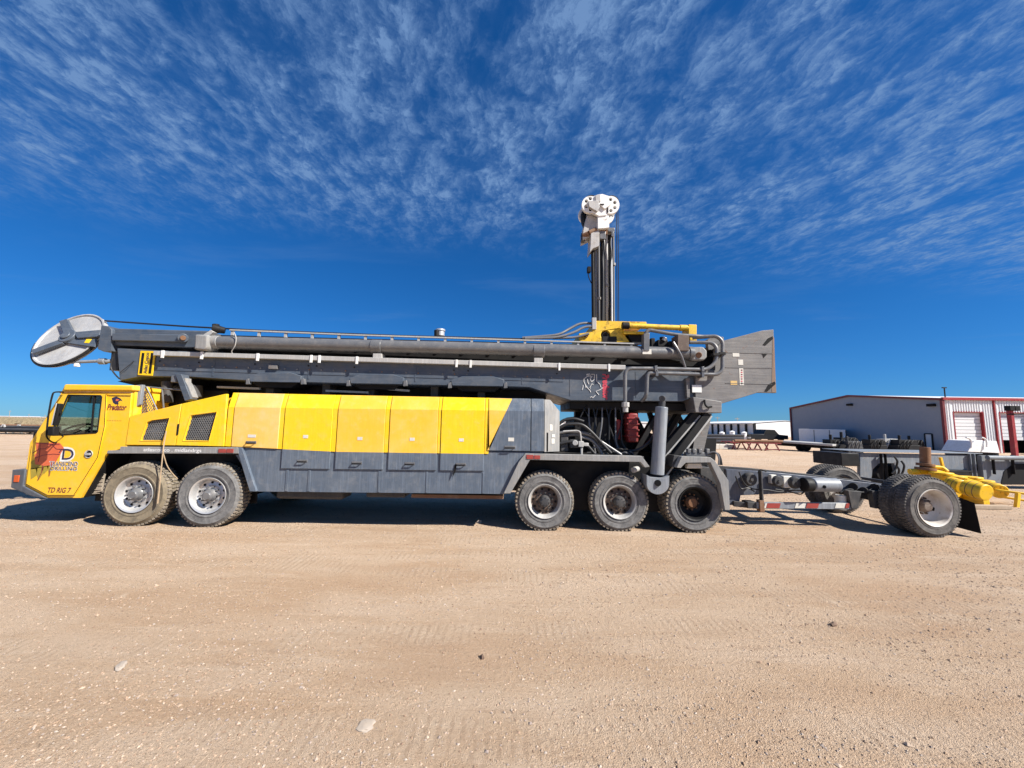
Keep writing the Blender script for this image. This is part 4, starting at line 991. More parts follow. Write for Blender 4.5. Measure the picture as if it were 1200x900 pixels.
m = MB(); m.prismpx([(904.5, 459.8), (909.4, 460.1), (907.3, 395), (905.4, 396)], YM - .0535, .003); m.build('rust_edge', paint('rust_stained_grey', (.19,.135,.10), (.2,.10,.06), (.24,.2,.17), .8, .3, .3, .2, .7), tp, smooth=False)
sticker(tp, 862.5, 415.8, 4, 2.2, OFFW, YM - .05); sticker(tp, 868, 424.5, 3, 3.2, OFFW, YM - .05); sticker(tp, 860, 448.6, 4, 2.4, plain('sticker_tan', (.62,.42,.16)), YM - .05)
sticker(tp, 869, 441.5, 2.9, 10, OFFW, YM - .05)
for k in range(6):
    m = MB(); m.boxpx(868.2, 433 + k*2.6, 870.2, 434.4 + k*2.6, YM - .056, .001); m.build('warning_print', PINK if k % 2 else DRED, tp, smooth=False)
m = MB(); m.cyl(P(869, 449.3, YM - .056), P(869, 449.3, YM - .054), .018, n=12); m.build('warning_dot', DARK, tp)
m = MB()
for v0, v1 in ((413, 414.2), (430.5, 431.3), (449, 450.2)): m.bar(P(850, v0, YM - .052), P(905, v1, YM - .052), .008, .01)
m.build('weld_seam', MASTL, tp)
m = MB(); m.boxpx(811, 451, 822.5, 460, YM - .06, .01); part(m, 'data_plate', WHITE, bevel=.002)
m = MB(); m.prismpx([(812, 465), (846, 470.5), (846, 484), (815, 483.5)], YM - .14, 1.95); fb = part(m, 'foot_block', MASTL, bevel=.012)
m = MB(); m.tube([P(825.5, 468.5, YM - .16), P(826, 474, YM - .18), P(829, 477.5, YM - .19), P(834, 476.5, YM - .17)], .018, 8, fillet=.05); m.build('lift_hook', BLACK, fb)
m = MB(); m.prismpx([(804, 443), (808.5, 443), (808.5, 466), (805, 466)], YM - .08, .08); part(m, 'gusset', MASTL)

# ------------------------------------------------------------------ piping on the mast side
YP = YM - .15; pr = .035
pipes = [
 [(732.5, 476, YP), (732.5, 431.8, YP), (760, 431.8, YP), (829, 433.2, YP), (839.5, 424, YP), (840, 407, YP), (834, 401.5, YP + .05), (808, 401.2, YP + .1)],
 [(752, 470, YM - .05), (757.5, 464, YP), (758.5, 437, YP), (770, 437.3, YP), (840, 439, YP), (846.5, 434, YP), (846.8, 400, YP + .02), (840, 393.8, YP + .05), (826, 394.5, YP + .1), (793, 392.5, YP + .1), (760, 386.6, YP + .15), (756, 391, YP + .15), (756, 400, YP + .2)],
 [(830, 394.8, YP + .1), (812, 396, YP + .12)],
]
for i, pp in enumerate(pipes):
    m = MB(); m.tube([P(*q) for q in pp], pr if i < 2 else .03, 12, fillet=.13, seg=6); part(m, 'hydraulic_pipe', PIPEG, bevel=0)
for u, v in ((769, 432), (824, 433), (770, 437.3), (824, 438.6)):
    m = MB(); m.boxpx(u - 1.6, v - 3.6, u + 1.6, v + 3.4, YP - .05, .2); part(m, 'pipe_clamp', PIPEG, bevel=.004)
for u, v in ((840, 415), (846.8, 414)):
    m = MB(); m.boxpx(u - 4, v - 1.6, u + 4, v + 1.6, YP - .05, .16); part(m, 'pipe_clamp', DARK, bevel=.004)
m = MB(); m.cyl(P(733, 471.5, YP), P(733, 477, YP), .07, n=6); m.cyl(P(733, 477, YP), P(733, 483, YP), .05, n=14); part(m, 'pipe_union', CHAN, bevel=.005)
m = MB(); m.tube([P(789, 401, YP - .02), P(794, 409, YP - .05), P(799, 418, YP - .05), P(803, 431, YP)], .022, 8, fillet=.15); part(m, 'drain_hose', HOSEG, bevel=0)
m = MB(); m.prismpx([(754.5, 391), (761.5, 390), (761, 411), (754.5, 411)], YM - .16, .14); part(m, 'cylinder_bracket', PIPEG)
m = MB(); m.prismpx([(794.5, 392), (807.5, 393), (807.5, 411), (794, 411)], YM - .17, .3); part(m, 'cylinder_bracket', RUSTR)
m = MB(); m.boxpx(763, 396, 768, 407, 7.45, .2); part(m, 'valve_block', DARK, bevel=.01); m = MB(); m.boxpx(771, 398, 783, 406, 7.4, .3); m.cyl(P(776, 398, 7.45), P(776, 395, 7.45), .05, n=12); part(m, 'valve_block', DARK, bevel=.01); m = MB(); m.boxpx(784, 399.5, 793, 408, 7.35, .25); part(m, 'valve_block', DARK, bevel=.01)
m = MB(); m.cyl(P(777.5, 399, 7.4), P(780, 395.5, 7.38), .04, n=12); part(m, 'fitting', SILV, bevel=.004)
m = MB(); m.prism(XZ([(829, 398), (838, 393), (848, 395), (850, 410), (830, 410)], YM + .1), YM + .1, YM + .2); part(m, 'gusset_plate', MASTL)

# ------------------------------------------------------------------ yellow swivel and its tilt cylinder
YY = 7.55
m = MB(); m.prismpx([(678.4, 390.8), (694, 388.6), (697, 375.8), (757.7, 377), (757.7, 380.5), (731, 386.5), (733, 394), (738, 400.5), (714, 402), (678.4, 401)], YY, .9, 0, [[(709.6 + 5.6*math.cos(t*.5236), 392.6 + 5.6*math.sin(t*.5236)) for t in range(12)]])
sw = part(m, 'swivel_frame', YELM, bevel=.012)
m = MB(); c = P(709.6, 392.6, YY); m.lathe([(.0,.06),(.045,.05),(.05,.02),(.06,.02),(.06,.06),(.085,.06)], 24, c=c); m.build('swivel_bore', DARK, sw)
m = MB(); c = P(687, 393.4, YY); m.lathe([(.0,-.03),(.035,-.03),(.04,-.02),(.04,.01)], 16, c=c); m.build('pin', RUST, sw)
m = MB(); m.boxpx(706, 394, 723, 401, YY - .015, .014); m.build('grease_stain', DARK, sw, .01)
m = MB(); m.cyl(P(731, 381.5, YY - .1), P(802, 384.5, YY - .1), .052, n=20); m.cyl(P(729, 381.5, YY - .1), P(737, 381.8, YY - .1), .07, n=20, mi=1); m.cyl(P(796, 384.2, YY - .1), P(806, 384.6, YY - .1), .062, n=20)
tcy = part(m, 'tilt_cylinder', [YELM, DARK], bevel=.006)
m = MB(); m.prismpx([(731, 388), (758, 388.5), (758, 391.5), (731, 391)], YY - .08, .5); m.build('cylinder_base', YELM, tcy, .006)
m = MB(); m.prismpx([(735, 391.8), (757, 392), (752, 402), (742, 402)], YY, .5); m.build('cylinder_pocket', DARK, tcy)
m = MB(); m.prismpx([(807, 380), (816.6, 380.4), (816.6, 400), (809, 399.5), (807, 392)], YY - .16, .3); m.build('clevis', YELM, tcy, .01)
# hoses to the swivel
for pp in ([(697, 379, YY + .1), (680, 378.5, YY + .05), (668, 385, YY), (655, 392.5, YY - .1), (612, 396, YY - .12)], [(697, 382.5, YY + .02), (684, 383, YY), (674, 389, YY - .05), (655, 395.5, YY - .12), (615, 396.5, YY - .15)], [(690, 391, YY - .03), (675, 395.5, YY - .05), (648, 396.2, YY - .1)]):
    m = MB(); m.tube([P(*q) for q in pp], .026, 10, fillet=.25, seg=7); part(m, 'swivel_hose', HOSEG, bevel=0)
m = MB(); m.boxpx(694, 372, 699, 386, YY - .02, .1); part(m, 'hose_bracket', CHAN)

# ------------------------------------------------------------------ upright rotary head and its guide tubes
YT = 8.05
def vt(u0, u1, v0, v1, r, mat, name='guide_tube', Y=YT, n=14):
    mb = MB(); mb.cyl(P(u0, v0, Y), P(u1, v1, Y), r, n=n); return part(mb, name, mat, bevel=0)
vt(694.5, 695.5, 285, 378, .038, DARK); vt(698, 698.5, 288, 378, .035, PIPEG); vt(701.5, 702, 283, 378, .03, HOSEG); vt(706, 706.5, 280, 378, .05, DARK)
vt(710.6, 711.2, 272, 378, .034, CHAN); vt(714.5, 715, 276, 378, .04, DARK); vt(718.6, 719.2, 272, 378, .026, HOSEG); vt(704, 704.6, 290, 378, .05, DARK, Y=YT + .25); vt(712, 712.6, 290, 378, .06, DARK, Y=YT + .25); vt(697, 697.6, 290, 378, .06, DARK, Y=YT + .25)
vt(716.5, 717, 300, 378, .02, SILV, Y=YT - .08)
m = MB()
for a in (722.3, 724.2): m.cyl(P(a, 246, YT), P(a + 1, 378, YT), .008, n=6)
part(m, 'hoist_line', CABLE, bevel=0)
for u, v in ((711, 335), (702, 350), (719, 310)):
    m = MB(); m.cyl(P(u, v - 1.5, YT), P(u, v + 1.5, YT), .045, n=14); part(m, 'tube_coupling', GREYP, bevel=.004)
m = MB(); m.boxpx(688.6, 312, 692.6, 318.5, YT - .05, .1); m.tube([P(689, 316, YT), P(689.5, 324, YT), P(693, 332, YT)], .012, 6, fillet=.05); part(m, 'limit_switch', BLACK, bevel=.008)
def disc_pts(cu, cv, r, a0, a1, n=14): return [(cu + r*math.cos(R(a0 + (a1-a0)*i/n)), cv + r*math.sin(R(a0 + (a1-a0)*i/n))) for i in range(n + 1)]
out = disc_pts(691.8, 239.6, 10, 75, 290) + [(700, 228.2), (706, 227.2), (710, 228.6)] + disc_pts(715.6, 240, 10.4, -100, 110) + [(711, 252), (702, 253)]
holes = [[(u + 2.0*math.cos(t*.628), v + 2.0*math.sin(t*.628)) for t in range(10)] for u, v in ((691.8, 232.6), (687.2, 235.6), (687.2, 242), (692, 245.6), (715.6, 233.6), (720.5, 237.2), (720.5, 243.2), (715.9, 246.6))]
m = MB(); m.prismpx(out, YT - .22, .07, 0, holes); hd = part(m, 'head_plate', WHITEP, bevel=.006)
m = MB(); m.prism(XZ(out, YT - .22), YT + .2, YT + .27); m.build('head_plate', WHITEP, hd, .006)
m = MB(); m.boxpx(697, 230, 711, 251, YT - .15, .35); m.build('head_spacer', GREYB, hd, .01)
for cu, cv in ((691.8, 239.6), (715.6, 240)):
    c0_ = P(cu, cv, YT); m = MB(); m.lathe([(.09,-.13),(.15,-.12),(.11,.02),(.15,.19),(.09,.19)], 28, c=c0_); m.build('head_sheave', DARK, hd)
m = MB(); m.prismpx([(689, 235.6), (701, 234.6), (703, 242), (700, 248), (690, 242)], YT - .27, .05); m.build('face_lug', GREYB, hd, .01)
m = MB(); m.prismpx([(703, 238.3), (717, 236.8), (717, 238.6), (709, 245), (704, 241)], YT - .26, .04); m.build('face_lug', WHITEP, hd, .008)
m = MB(); m.prismpx([(697.5, 228.6), (704, 227.8), (704, 236), (698, 237)], YT - .25, .04); m.build('face_lug', GREYB, hd, .008)
m = MB(); m.boxpx(703, 238.6, 708, 239.8, YT - .275, .01); m.boxpx(711.5, 242, 713, 249, YT - .235, .01); m.build('face_slot', BLACK, hd)
m = MB(); m.prismpx([(700.5, 249), (713.5, 249), (714, 266.5), (709, 267.5), (700.5, 268)], YT - .2, .42); part(m, 'gear_case', WHITEP, bevel=.02)
m = MB(); m.prismpx([(688, 252), (700.3, 249), (700.3, 271), (694, 276), (683, 281), (683, 270)], YT - .1, .32); part(m, 'motor_mount', GREYB, bevel=.015)
m = MB(); m.prismpx([(692.5, 273), (702.5, 269), (702.5, 288), (695, 291), (691, 296), (692, 284)], YT - .16, .3); part(m, 'carriage_bracket', GREYB, bevel=.01)
m = MB(); m.cyl(P(690, 273, YT - .12), P(699, 269, YT - .12), .05, n=14); m.cyl(P(683, 277, YT - .05), P(690, 274, YT - .1), .06, n=14); m.boxpx(701, 267.5, 712, 274, YT - .12, .24); part(m, 'gear_motor', RUST, bevel=.008)
m = MB(); m.tube([P(688, 247, YT), P(681.8, 250, YT), P(682.5, 262, YT), P(685.5, 268, YT), P(683, 281, YT)], .032, 8, fillet=.12); m.tube([P(688, 247, YT + .1), P(684.5, 252, YT + .1), P(686, 262, YT + .1), P(686, 276, YT)], .035, 8, fillet=.12); m.boxpx(681.5, 273, 685.5, 282, YT - .06, .12); part(m, 'motor_hose', HOSE, bevel=0)
m = MB(); m.boxpx(712.5, 266.5, 720.5, 271.5, YT - .1, .2); part(m, 'hose_manifold', PIPEG, bevel=.008); m = MB(); m.boxpx(703, 270.5, 710, 280, YT - .14, .15); part(m, 'valve_block', PIPEG, bevel=.008); m = MB(); m.boxpx(716.5, 270.5, 719.5, 277, YT - .12, .06); m.tube([P(714, 251, YT - .1), P(718, 253.5, YT - .1), P(721, 249.5, YT - .05)], .014, 6); part(m, 'hose_elbow', PIPEG, bevel=.008)
m = MB(); m.tube([P(707, 275, YT - .1), P(708.5, 288, YT - .12), P(706, 300, YT - .1), P(707, 320, YT - .1), P(706, 378, YT - .08)], .022, 8, fillet=.2); m.tube([P(717, 274, YT - .08), P(715, 285, YT - .1), P(717, 298, YT - .09), P(715, 312, YT - .09), P(716.5, 378, YT - .06)], .02, 8, fillet=.2); part(m, 'drop_hose', HOSE, bevel=0)

# ------------------------------------------------------------------ machinery and legs at the rear of the rig
m = MB(); m.boxpx(673, 488, 716, 522, 7.5, 1.2); part(m, 'pump_cabinet', DARK, bevel=.02)
m = MB(); m.boxpx(652, 500, 735, 534, 7.6, 1.2); part(m, 'pump_drive', DARK, bevel=.02)
m = MB(); m.boxpx(668, 470, 812, 482, 7.5, 1.5); part(m, 'mast_cradle', DARK, bevel=.02)
for i, pp in enumerate(([(656, 501), (664, 497), (682, 496.5), (694, 507), (716, 531)], [(656, 507), (668, 505), (690, 508), (708, 520), (728, 533)], [(657, 511), (672, 509), (694, 511), (705, 524), (712, 534)], [(655, 497), (660, 492.5), (672, 490), (684, 494)], [(656, 520), (668, 517), (686, 519), (696, 531)], [(680, 512), (692, 514), (703, 526), (706, 534)])):
    m = MB(); m.tube([P(u, v, 7.12 + .06*(i % 4)) for u, v in pp], .03, 10, fillet=.3, seg=7); part(m, 'pump_hose', HOSEG if i in (1, 2, 5) else HOSE, bevel=0)
m = MB(); m.boxpx(668, 515, 679, 525, 7.1, .2); part(m, 'pump', DECK, bevel=.015); m = MB(); m.boxpx(657, 510, 666, 529, 7.15, .25); part(m, 'pump', DECK, bevel=.015)
m = MB(); m.boxpx(678, 517, 684, 524, 7.06, .12); m.boxpx(684, 519, 690, 523, 7.08, .1); m.cyl(P(674, 519, 7.1), P(674, 519, 7.05), .05, n=14); m.boxpx(680.5, 524, 683, 533, 7.08, .04); part(m, 'control_valve', CHAN, bevel=.008)
m = MB(); m.tube([P(660, 505.5, 7.1), P(676, 504.5, 7.1), P(680, 506, 7.08), P(681, 518, 7.08)], .014, 8, fillet=.08); part(m, 'steel_line', CHAN, bevel=0)
rng_ = random.Random(11)
for i in range(14):
    u = 684 + rng_.random()*46; v = 524 + rng_.random()*8
    m = MB(); m.tube([P(u, v, 7.2), P(u + 5 + 6*rng_.random(), v - 5*rng_.random(), 7.15), P(u + 14, v + 4, 7.25)], .012, 6, fillet=.08); part(m, 'hose', HOSEG if i % 3 == 0 else HOSE, bevel=0)
m = MB(); m.tube([P(680, 489, 7.4), P(685, 479, 7.4), P(688, 476, 7.5)], .012, 6); m.tube([P(690, 489, 7.4), P(684, 478, 7.5)], .01, 6); part(m, 'wire_loom', HOSE, bevel=0)
m = MB(); m.boxpx(735.5, 484, 748.5, 518.5, 7.3, .28); rm = part(m, 'red_winch_case', REDP, bevel=.03)
for v in (489, 496, 503, 510):
    m = MB(); m.boxpx(734.5, v, 749.5, v + 2.2, 7.285, .3); m.build('case_rib', REDP, rm, .008)
m = MB(); m.cyl(P(724.5, 492, 7.5), P(724.5, 515, 7.5), .06, n=14); part(m, 'red_accumulator', REDP, bevel=.02)
for (a, b, w, Y) in (((768, 488), (742, 532), .16, 7.6), ((742, 484), (766, 530), .10, 8.6), ((795, 484), (764, 536), .18, 8.2), ((800, 470), (820, 500), .10, 8.3), ((790, 480), (812, 520), .12, 8.5), ((760, 480), (778, 540), .1, 8.7)):
    m = MB(); m.bar(P(*a, Y), P(*b, Y), .1, w, (0,1,0)); part(m, 'cradle_strut', DARK, bevel=.01)
m = MB(); m.prismpx([(674, 469), (748, 470), (748, 500), (772, 512), (840, 514), (838, 548), (655, 545), (655, 503), (674, 500)], 8.9, .2); part(m, 'bulkhead', DARK)  # dark block added to fill the black space behind the machinery
for k in range(9):
    u = 690 + k*5.2; m = MB(); m.tube([P(u, 478, 7.5), P(u + 4*math.sin(k*2.1), 495, 7.44), P(u + 6*math.cos(k*1.3), 520, 7.4), P(u + 8, 533, 7.35)], .016, 6, fillet=.2); part(m, 'hose', HOSE if k % 3 else HOSEG, bevel=0)
m = MB(); m.tube([P(722, 526, 7.3), P(745, 530, 7.2), P(762, 518, 7.15), P(768, 505, 7.2)], .03, 8, fillet=.3); part(m, 'pump_hose', HOSE, bevel=0)
# diagonal raising legs
for (a, b, Y) in (((815, 484), (772, 534), YM + .05), ((828, 485), (776, 553), YM - .02)):
    m = MB(); m.bar(P(*a, Y), P(*b, Y), .13, .16, (0,1,0)); lg = part(m, 'raising_leg', DARK, bevel=.012)
    pa_, pb_ = P(*a, Y), P(*b, Y); d = (pb_ - pa_).normalized(); nn_ = Vector((-d.z, 0, d.x)); nn_ = nn_ if nn_.z < 0 else -nn_
    m = MB(); m.bar(pa_ + nn_*.07 + Vector((0,-.07,0)), pb_ + nn_*.07 + Vector((0,-.07,0)), .03, .035, (0,1,0)); m.build('leg_flange', CHAN, lg, .004)
m = MB(); m.prismpx([(820, 484), (834.5, 485), (824.5, 530), (811, 530), (815, 505)], YM + .12, .12); part(m, 'foot_leg', MASTL, bevel=.008)
m = MB(); m.prism(XZ([(820, 484), (834.5, 485), (824.5, 530), (811, 530), (815, 505)], YM + .12), 8.8, 8.92); part(m, 'foot_leg', MASTL, bevel=.008)
# big levelling jack
YJ = 6.98
m = MB(); m.cyl(P(775.4, 477, YJ), P(770, 556, YJ), .108, .118, n=32); jk = part(m, 'levelling_jack', CYLG, bevel=.01)
m = MB(); m.cyl(P(776, 470, YJ), P(775.4, 477, YJ), .06, n=18); m.cyl(P(776, 467, YJ - .06), P(776, 467, YJ + .1), .055, n=16); m.build('jack_rod', DECK, jk, .006)
cu, cv = 771, 566
m = MB(); m.prismpx([(757.8, 556.5)] + disc_pts(cu, cv, 13.4, 200, -20, 18) [0:0] + disc_pts(cu, cv, 13.4, 170, 10, 18) + [(784.4, 557.5), (779, 560.5), (763, 559.5)], YJ - .16, .30, 0); m.build('jack_clevis', CYLG, jk, .01)
m = MB(); m.cyl(P(cu, cv, YJ - .19), P(cu, cv, YJ - .15), .055, n=20); m.build('jack_pin', BLACK, jk, .006)
m = MB(); m.cyl(P(741.5, 551, YJ), P(748, 549, YJ + .1), .05, n=14); part(m, 'hose_fitting', CHAN, bevel=.01)
# rear fender
m = MB(); m.prismpx([(799, 535), (832.6, 536), (838, 540), (854, 563.5), (855.5, 598), (849.5, 598), (844, 566.5), (832.6, 542), (803.5, 542.5), (798, 548.5), (793, 548)], YB - .03, .14); fe = part(m, 'fender', GREYP)
m = MB(); m.prismpx([(790, 533.5), (800, 534.5), (796, 548.5), (787, 547)], YB + .1, .3); part(m, 'fender_box', DECK)
a = P(797, 536, YB); b = P(836, 539, YB); m = MB(); m.box(a.x, b.x, YB + .12, YF - .1, a.z - .04, a.z - .01); part(m, 'deck_plate', DECK)
m = MB(); m.prismpx([(806, 543), (822, 543), (824, 549), (805, 549)], YB + .1, .1); m.build('lamp_box', OFFW, fe, .01)
m = MB(); m.boxpx(804, 530, 834, 535, YB + .2, .1)
for u in (806, 812, 819, 828): m.boxpx(u, 526, u + 4, 531, YB + .18, .08)
part(m, 'tail_fitting', PIPEG, bevel=.008)
for i in range(3):
    m = MB(); m.tube([P(828 + i*2, 532, YB + .2), P(838 + i*2, 528.5 + i, YB + .15), P(843 + i, 536 + i, YB + .1), P(842 + i*2, 545, YB + .1)], .014, 8, fillet=.12); part(m, 'air_hose', HOSE if i else HOSEG, bevel=0)
m = MB(); m.prism([(3.55, .5), (3.75, .5), (3.75, 1.1), (3.55, 1.1)], 7.3, 9.2); part(m, 'cross_beam', DECK)

# rope hanging over the front fender
rp = MB(); rp.tube([P(194.8, 505, YB - .05), P(192, 520, YB - .06), P(190.6, 533, YB - .09), P(188.6, 553, YB - .07), P(186.5, 575, YB - .06), P(184.6, 590, YB - .06)], .010, 8, fillet=.1)
rp.tube([P(191, 530, YB - .09), P(195.5, 546, YB - .03), P(202, 555, YB + .04), P(208, 561, YB + .1)], .008, 8, fillet=.1)
rp.tube([P(186.5, 575, YB - .085), P(184.6, 590, YB - .085), P(186, 580, YB - .08)], .012, 6)
tag(rp.build('tow_rope', TANR), 'frayed tan rope hanging from the grille over the muddy tyre', 'rope')

# ------------------------------------------------------------------ axle dolly behind the rig
YD = 6.88
DOLG = paint('dolly_navy_grey', (.065,.075,.10), (.09,.10,.125), (.2,.17,.15), .7, .3, .35, .2, .45)
dol = thing('axle_dolly', (6.6, 8.0, 0), 'dark blue-grey axle dolly with dual tyres and white rims coupled behind the rig', 'trailer')
def dpart(mb, name, m, bevel=.006, parent=dol, **k): return mb.build(name, m, parent, bevel, **k)
c = G(1101, 631); wx = c.x - .02; wz = .525 - .014
place_wheel('trailer', dol, (wx, YD, wz), R(1.5), False, .3, 'outer wheel with white rim and worn tyre'); place_wheel('inner', dol, (wx, YD + .30, wz), R(1.5), False, 1.0)
place_wheel('trailer', dol, (wx, YD + 2.42, wz), 0, True, .7); place_wheel('inner', dol, (wx, YD + 2.12, wz), 0, True, .2)
m = MB(); m.cyl((wx, YD + .25, wz), (wx, YD + 2.15, wz), .075, n=18); m.box(wx - .09, wx + .09, YD + .6, YD + 1.8, wz - .09, wz + .09); dpart(m, 'axle', DARK)
for y in (7.62, 8.35):
    m = MB(); m.prism(XZ([(851, 549.8), (905, 553.5), (981, 561.3), (1062, 571), (1062, 584), (984, 575), (939, 577.5), (868, 580.5), (866, 592), (855, 592)], 7.62), y, y + .10); dpart(m, 'frame_rail', DOLG if y < 8 else DECK, .008)
for u in (870, 930, 985, 1040):
    q = P(u, 572, 7.62); m = MB(); m.box(q.x, q.x + .1, 7.72, 8.35, q.z - .1, q.z + .06); dpart(m, 'frame_cross_tube', DECK)
m = MB(); m.cyl(P(951, 568, 7.36), P(981.5, 568.5, 7.36), .125, n=28); tk = dpart(m, 'air_tank', CYLG, .02)
m = MB(); m.cyl(P(941, 568, 7.36), P(950.8, 568, 7.36), .135, .128, n=28); m.build('tank_end', DARK, tk, .02)
m = MB(); m.cyl(P(966, 570.5, 7.22), P(966, 570.5, 7.27), .03, n=12); m.build('drain_boss', DARK, tk)
m = MB(); m.boxpx(903.5, 556.5, 911, 567, 7.5, .1); dpart(m, 'brake_valve', OFFW, .012); m = MB(); m.boxpx(918, 558, 930, 572, 7.5, .1); dpart(m, 'brake_valve', OFFW, .012)
for u, v, y, r in ((913, 564, 7.45, .10), (934, 566, 7.42, .11), (881, 562, 7.48, .12)):
    m = MB(); m.lathe([(.0, -.02), (r*.25, -.02), (r*.3, .0), (r*.8, .0), (r, .03), (r*1.08, .06), (r*1.08, .08), (r, .1), (r*.9, .16)], 22, c=P(u, v, y)); dpart(m, 'brake_chamber', DECK, 0)
for pp in ([(862, 558), (868, 574), (876, 571), (884, 576)], [(866, 553), (871, 566), (880, 573), (900, 574)], [(908, 573), (925, 576), (940, 580), (944, 572)], [(900, 574), (915, 577), (930, 574), (950, 576)], [(985, 577), (995, 572), (1010, 578), (1022, 573)]):
    m = MB(); m.tube([P(u, v, 7.5) for u, v in pp], .013, 8, fillet=.12); dpart(m, 'air_hose', HOSE, 0)
m = MB(); m.boxpx(891.5, 552, 895.3, 588, 7.4, .09); lp = dpart(m, 'landing_post', DECK)
m = MB(); m.boxpx(890.3, 586.5, 896.3, 600, 7.39, .11); m.build('post_foot', RUST, lp, .004)
m = MB(); m.tube([P(888.5, 555, 7.42), P(890, 550, 7.42), P(898, 552.5, 7.42)], .013, 8, fillet=.04); m.build('post_crank', BLACK, lp)
m = MB(); m.bar(P(886, 592, 7.45), P(996, 592.8, 7.45), .06, .115, (0,0,1)); gb = dpart(m, 'guard_bar', CYLG)
for u0, u1, mt in ((897, 899, OFFW), (899.5, 915, LENSR), (933, 944.5, OFFW), (946, 960, LENSR), (980, 991, OFFW), (992, 996, LENSR)):
    m = MB(); m.prismpx([(u0, 589.8), (u1, 589.8), (u1 - 1.6, 595.6), (u0 - 1.6, 595.4)], 7.412, .004); m.build('reflective_tape', mt, gb, smooth=False)
m = MB(); m.bar(P(859, 590, 7.6), P(888, 593, 7.5), .08, .10, (0,0,1)); m.boxpx(876, 588, 887, 596, 7.45, .2); dpart(m, 'tow_eye', DECK, .01)
for u, v in ((1000, 570), (1012, 575), (1025, 571)):
    m = MB(); m.cyl(P(u, v, 7.5), P(u, v, 7.62), .07, n=16); dpart(m, 'bushing', DARK, .01)
for u in (1002, 1030): m = MB(); m.prismpx([(u - 8, 575), (u + 8, 576), (u + 3, 596), (u - 4, 596)], 7.4, .12); dpart(m, 'spring_hanger', DECK)
m = MB(); m.cyl(P(985, 580, 7.55), P(985, 596, 7.55), .09, .09, n=18); dpart(m, 'air_spring', OFFW, .01)
m = MB(); q0 = P(1151, 626, YD); q1 = P(1146, 582, YD + .05)
fx = q0.x
m.add([(fx, YD + .02, q0.z + .005), (fx + .02, YD + .55, q0.z + .02), (fx - .02, YD + .56, .72), (fx - .04, YD + .04, .60)], [(0,1,2,3)]); m.add([(fx + .012, YD + .02, q0.z + .005), (fx + .032, YD + .55, q0.z + .02), (fx - .008, YD + .56, .72), (fx - .028, YD + .04, .60)], [(3,2,1,0)])
dpart(m, 'mud_flap', BLACK, 0)
m = MB(); m.box(fx - .06, fx - .0, YD + .4, YD + 2.3, .70, .76); dpart(m, 'flap_bar', DECK)

# ------------------------------------------------------------------ yellow pipe manifold on the ground
yman = thing('pipe_manifold', (11.6, 10.4, 0), 'yellow steel pipe manifold with capped drums lying on timbers behind the dual wheels', 'pipe manifold')
def ypart(mb, name, m, bevel=.008, parent=yman, **k): return mb.build(name, m, parent, bevel, **k)
YELP = paint('manifold_yellow', (.76,.45,.01), (.76,.5,.04), (.45,.33,.16), .6, 0, .25, .15, .45, rust=(.07,.045,.02), rustamt=.42)
for (a, b, r) in (((1132, 571, 10.0), (1156, 577.5, 9.6), .20), ((1158, 571, 10.5), (1172, 576, 10.1), .18), ((1113, 566, 10.4), (1128, 571, 10.1), .18)):
    m = MB(); m.cyl(P(*a), P(*b), r, n=28); d = ypart(m, 'drum', YELP, .02)
    pa_, pb_ = P(*a), P(*b)
    for t in (.3, .65):
        q = pa_.lerp(pb_, t); e = (pb_ - pa_).normalized(); m = MB(); m.cyl(q - e*.009, q + e*.009, r*1.02, n=28); m.build('drum_band', RUST, d, .004)
for u, v, Y in ((1118, 562, 10.8), (1137, 563, 11.1), (1103, 558, 11.0), (1150, 567, 10.9)):
    m = MB(); q = P(u, v, Y); m.cyl((q.x, q.y, q.z - .25), (q.x, q.y, q.z + .06), .20, n=24); m.cyl((q.x, q.y, q.z + .06), (q.x, q.y, q.z + .11), .25, n=24); ypart(m, 'flange_body', YELP, .012)
m = MB(); m.tube([P(1066, 553, 11.4), P(1090, 552, 11.3), P(1118, 559, 11.0), P(1146, 568, 10.6), P(1170, 573, 10.3)], .09, 12, fillet=.3); ypart(m, 'run_pipe', YELP, 0)
m = MB(); m.tube([P(1085, 547, 11.3), P(1104, 548, 11.2), P(1110, 553, 11.1)], .06, 10, fillet=.1); m.bar(P(1102, 536, 11.2), P(1106, 552, 11.2), .06, .05); ypart(m, 'valve_handle', YELP, 0)
m = MB(); m.cyl(P(1084, 524, 11.3), P(1084.5, 551, 11.3), .12, n=22); m.cyl(P(1084.5, 543, 11.3), P(1084.5, 546, 11.3), .2, n=22); m.cyl(P(1084.5, 548, 11.3), P(1084.5, 551, 11.3), .23, n=22); ypart(m, 'riser_pipe', RUST, .008)
m = MB(); m.bar(P(1166, 574, 10.1), P(1204, 579, 9.8), .12, .05); m.bar(P(1166, 581, 10.3), P(1204, 587, 10.0), .1, .05); m.bar(P(1193, 578, 9.8), P(1191, 596, 9.8), .08, .07, (0,1,0)); ypart(m, 'lift_frame', YELP)
for u, v in ((1110, 586), (1140, 590)):
    q = G(u, v); m = MB(); m.box(q.x - .08, q.x + .08, q.y - .3, q.y + 1.2, 0.005, .24); ypart(m, 'stand_leg', YELP, .006)
tb = MB(); q = G(1150, 597); tb.box(q.x - .7, q.x + .75, q.y, q.y + .16, .004, .09); tag(tb.build('timber', WOOD, None, .008), 'weathered timber baulk on the dirt under the yellow drums', 'timber')

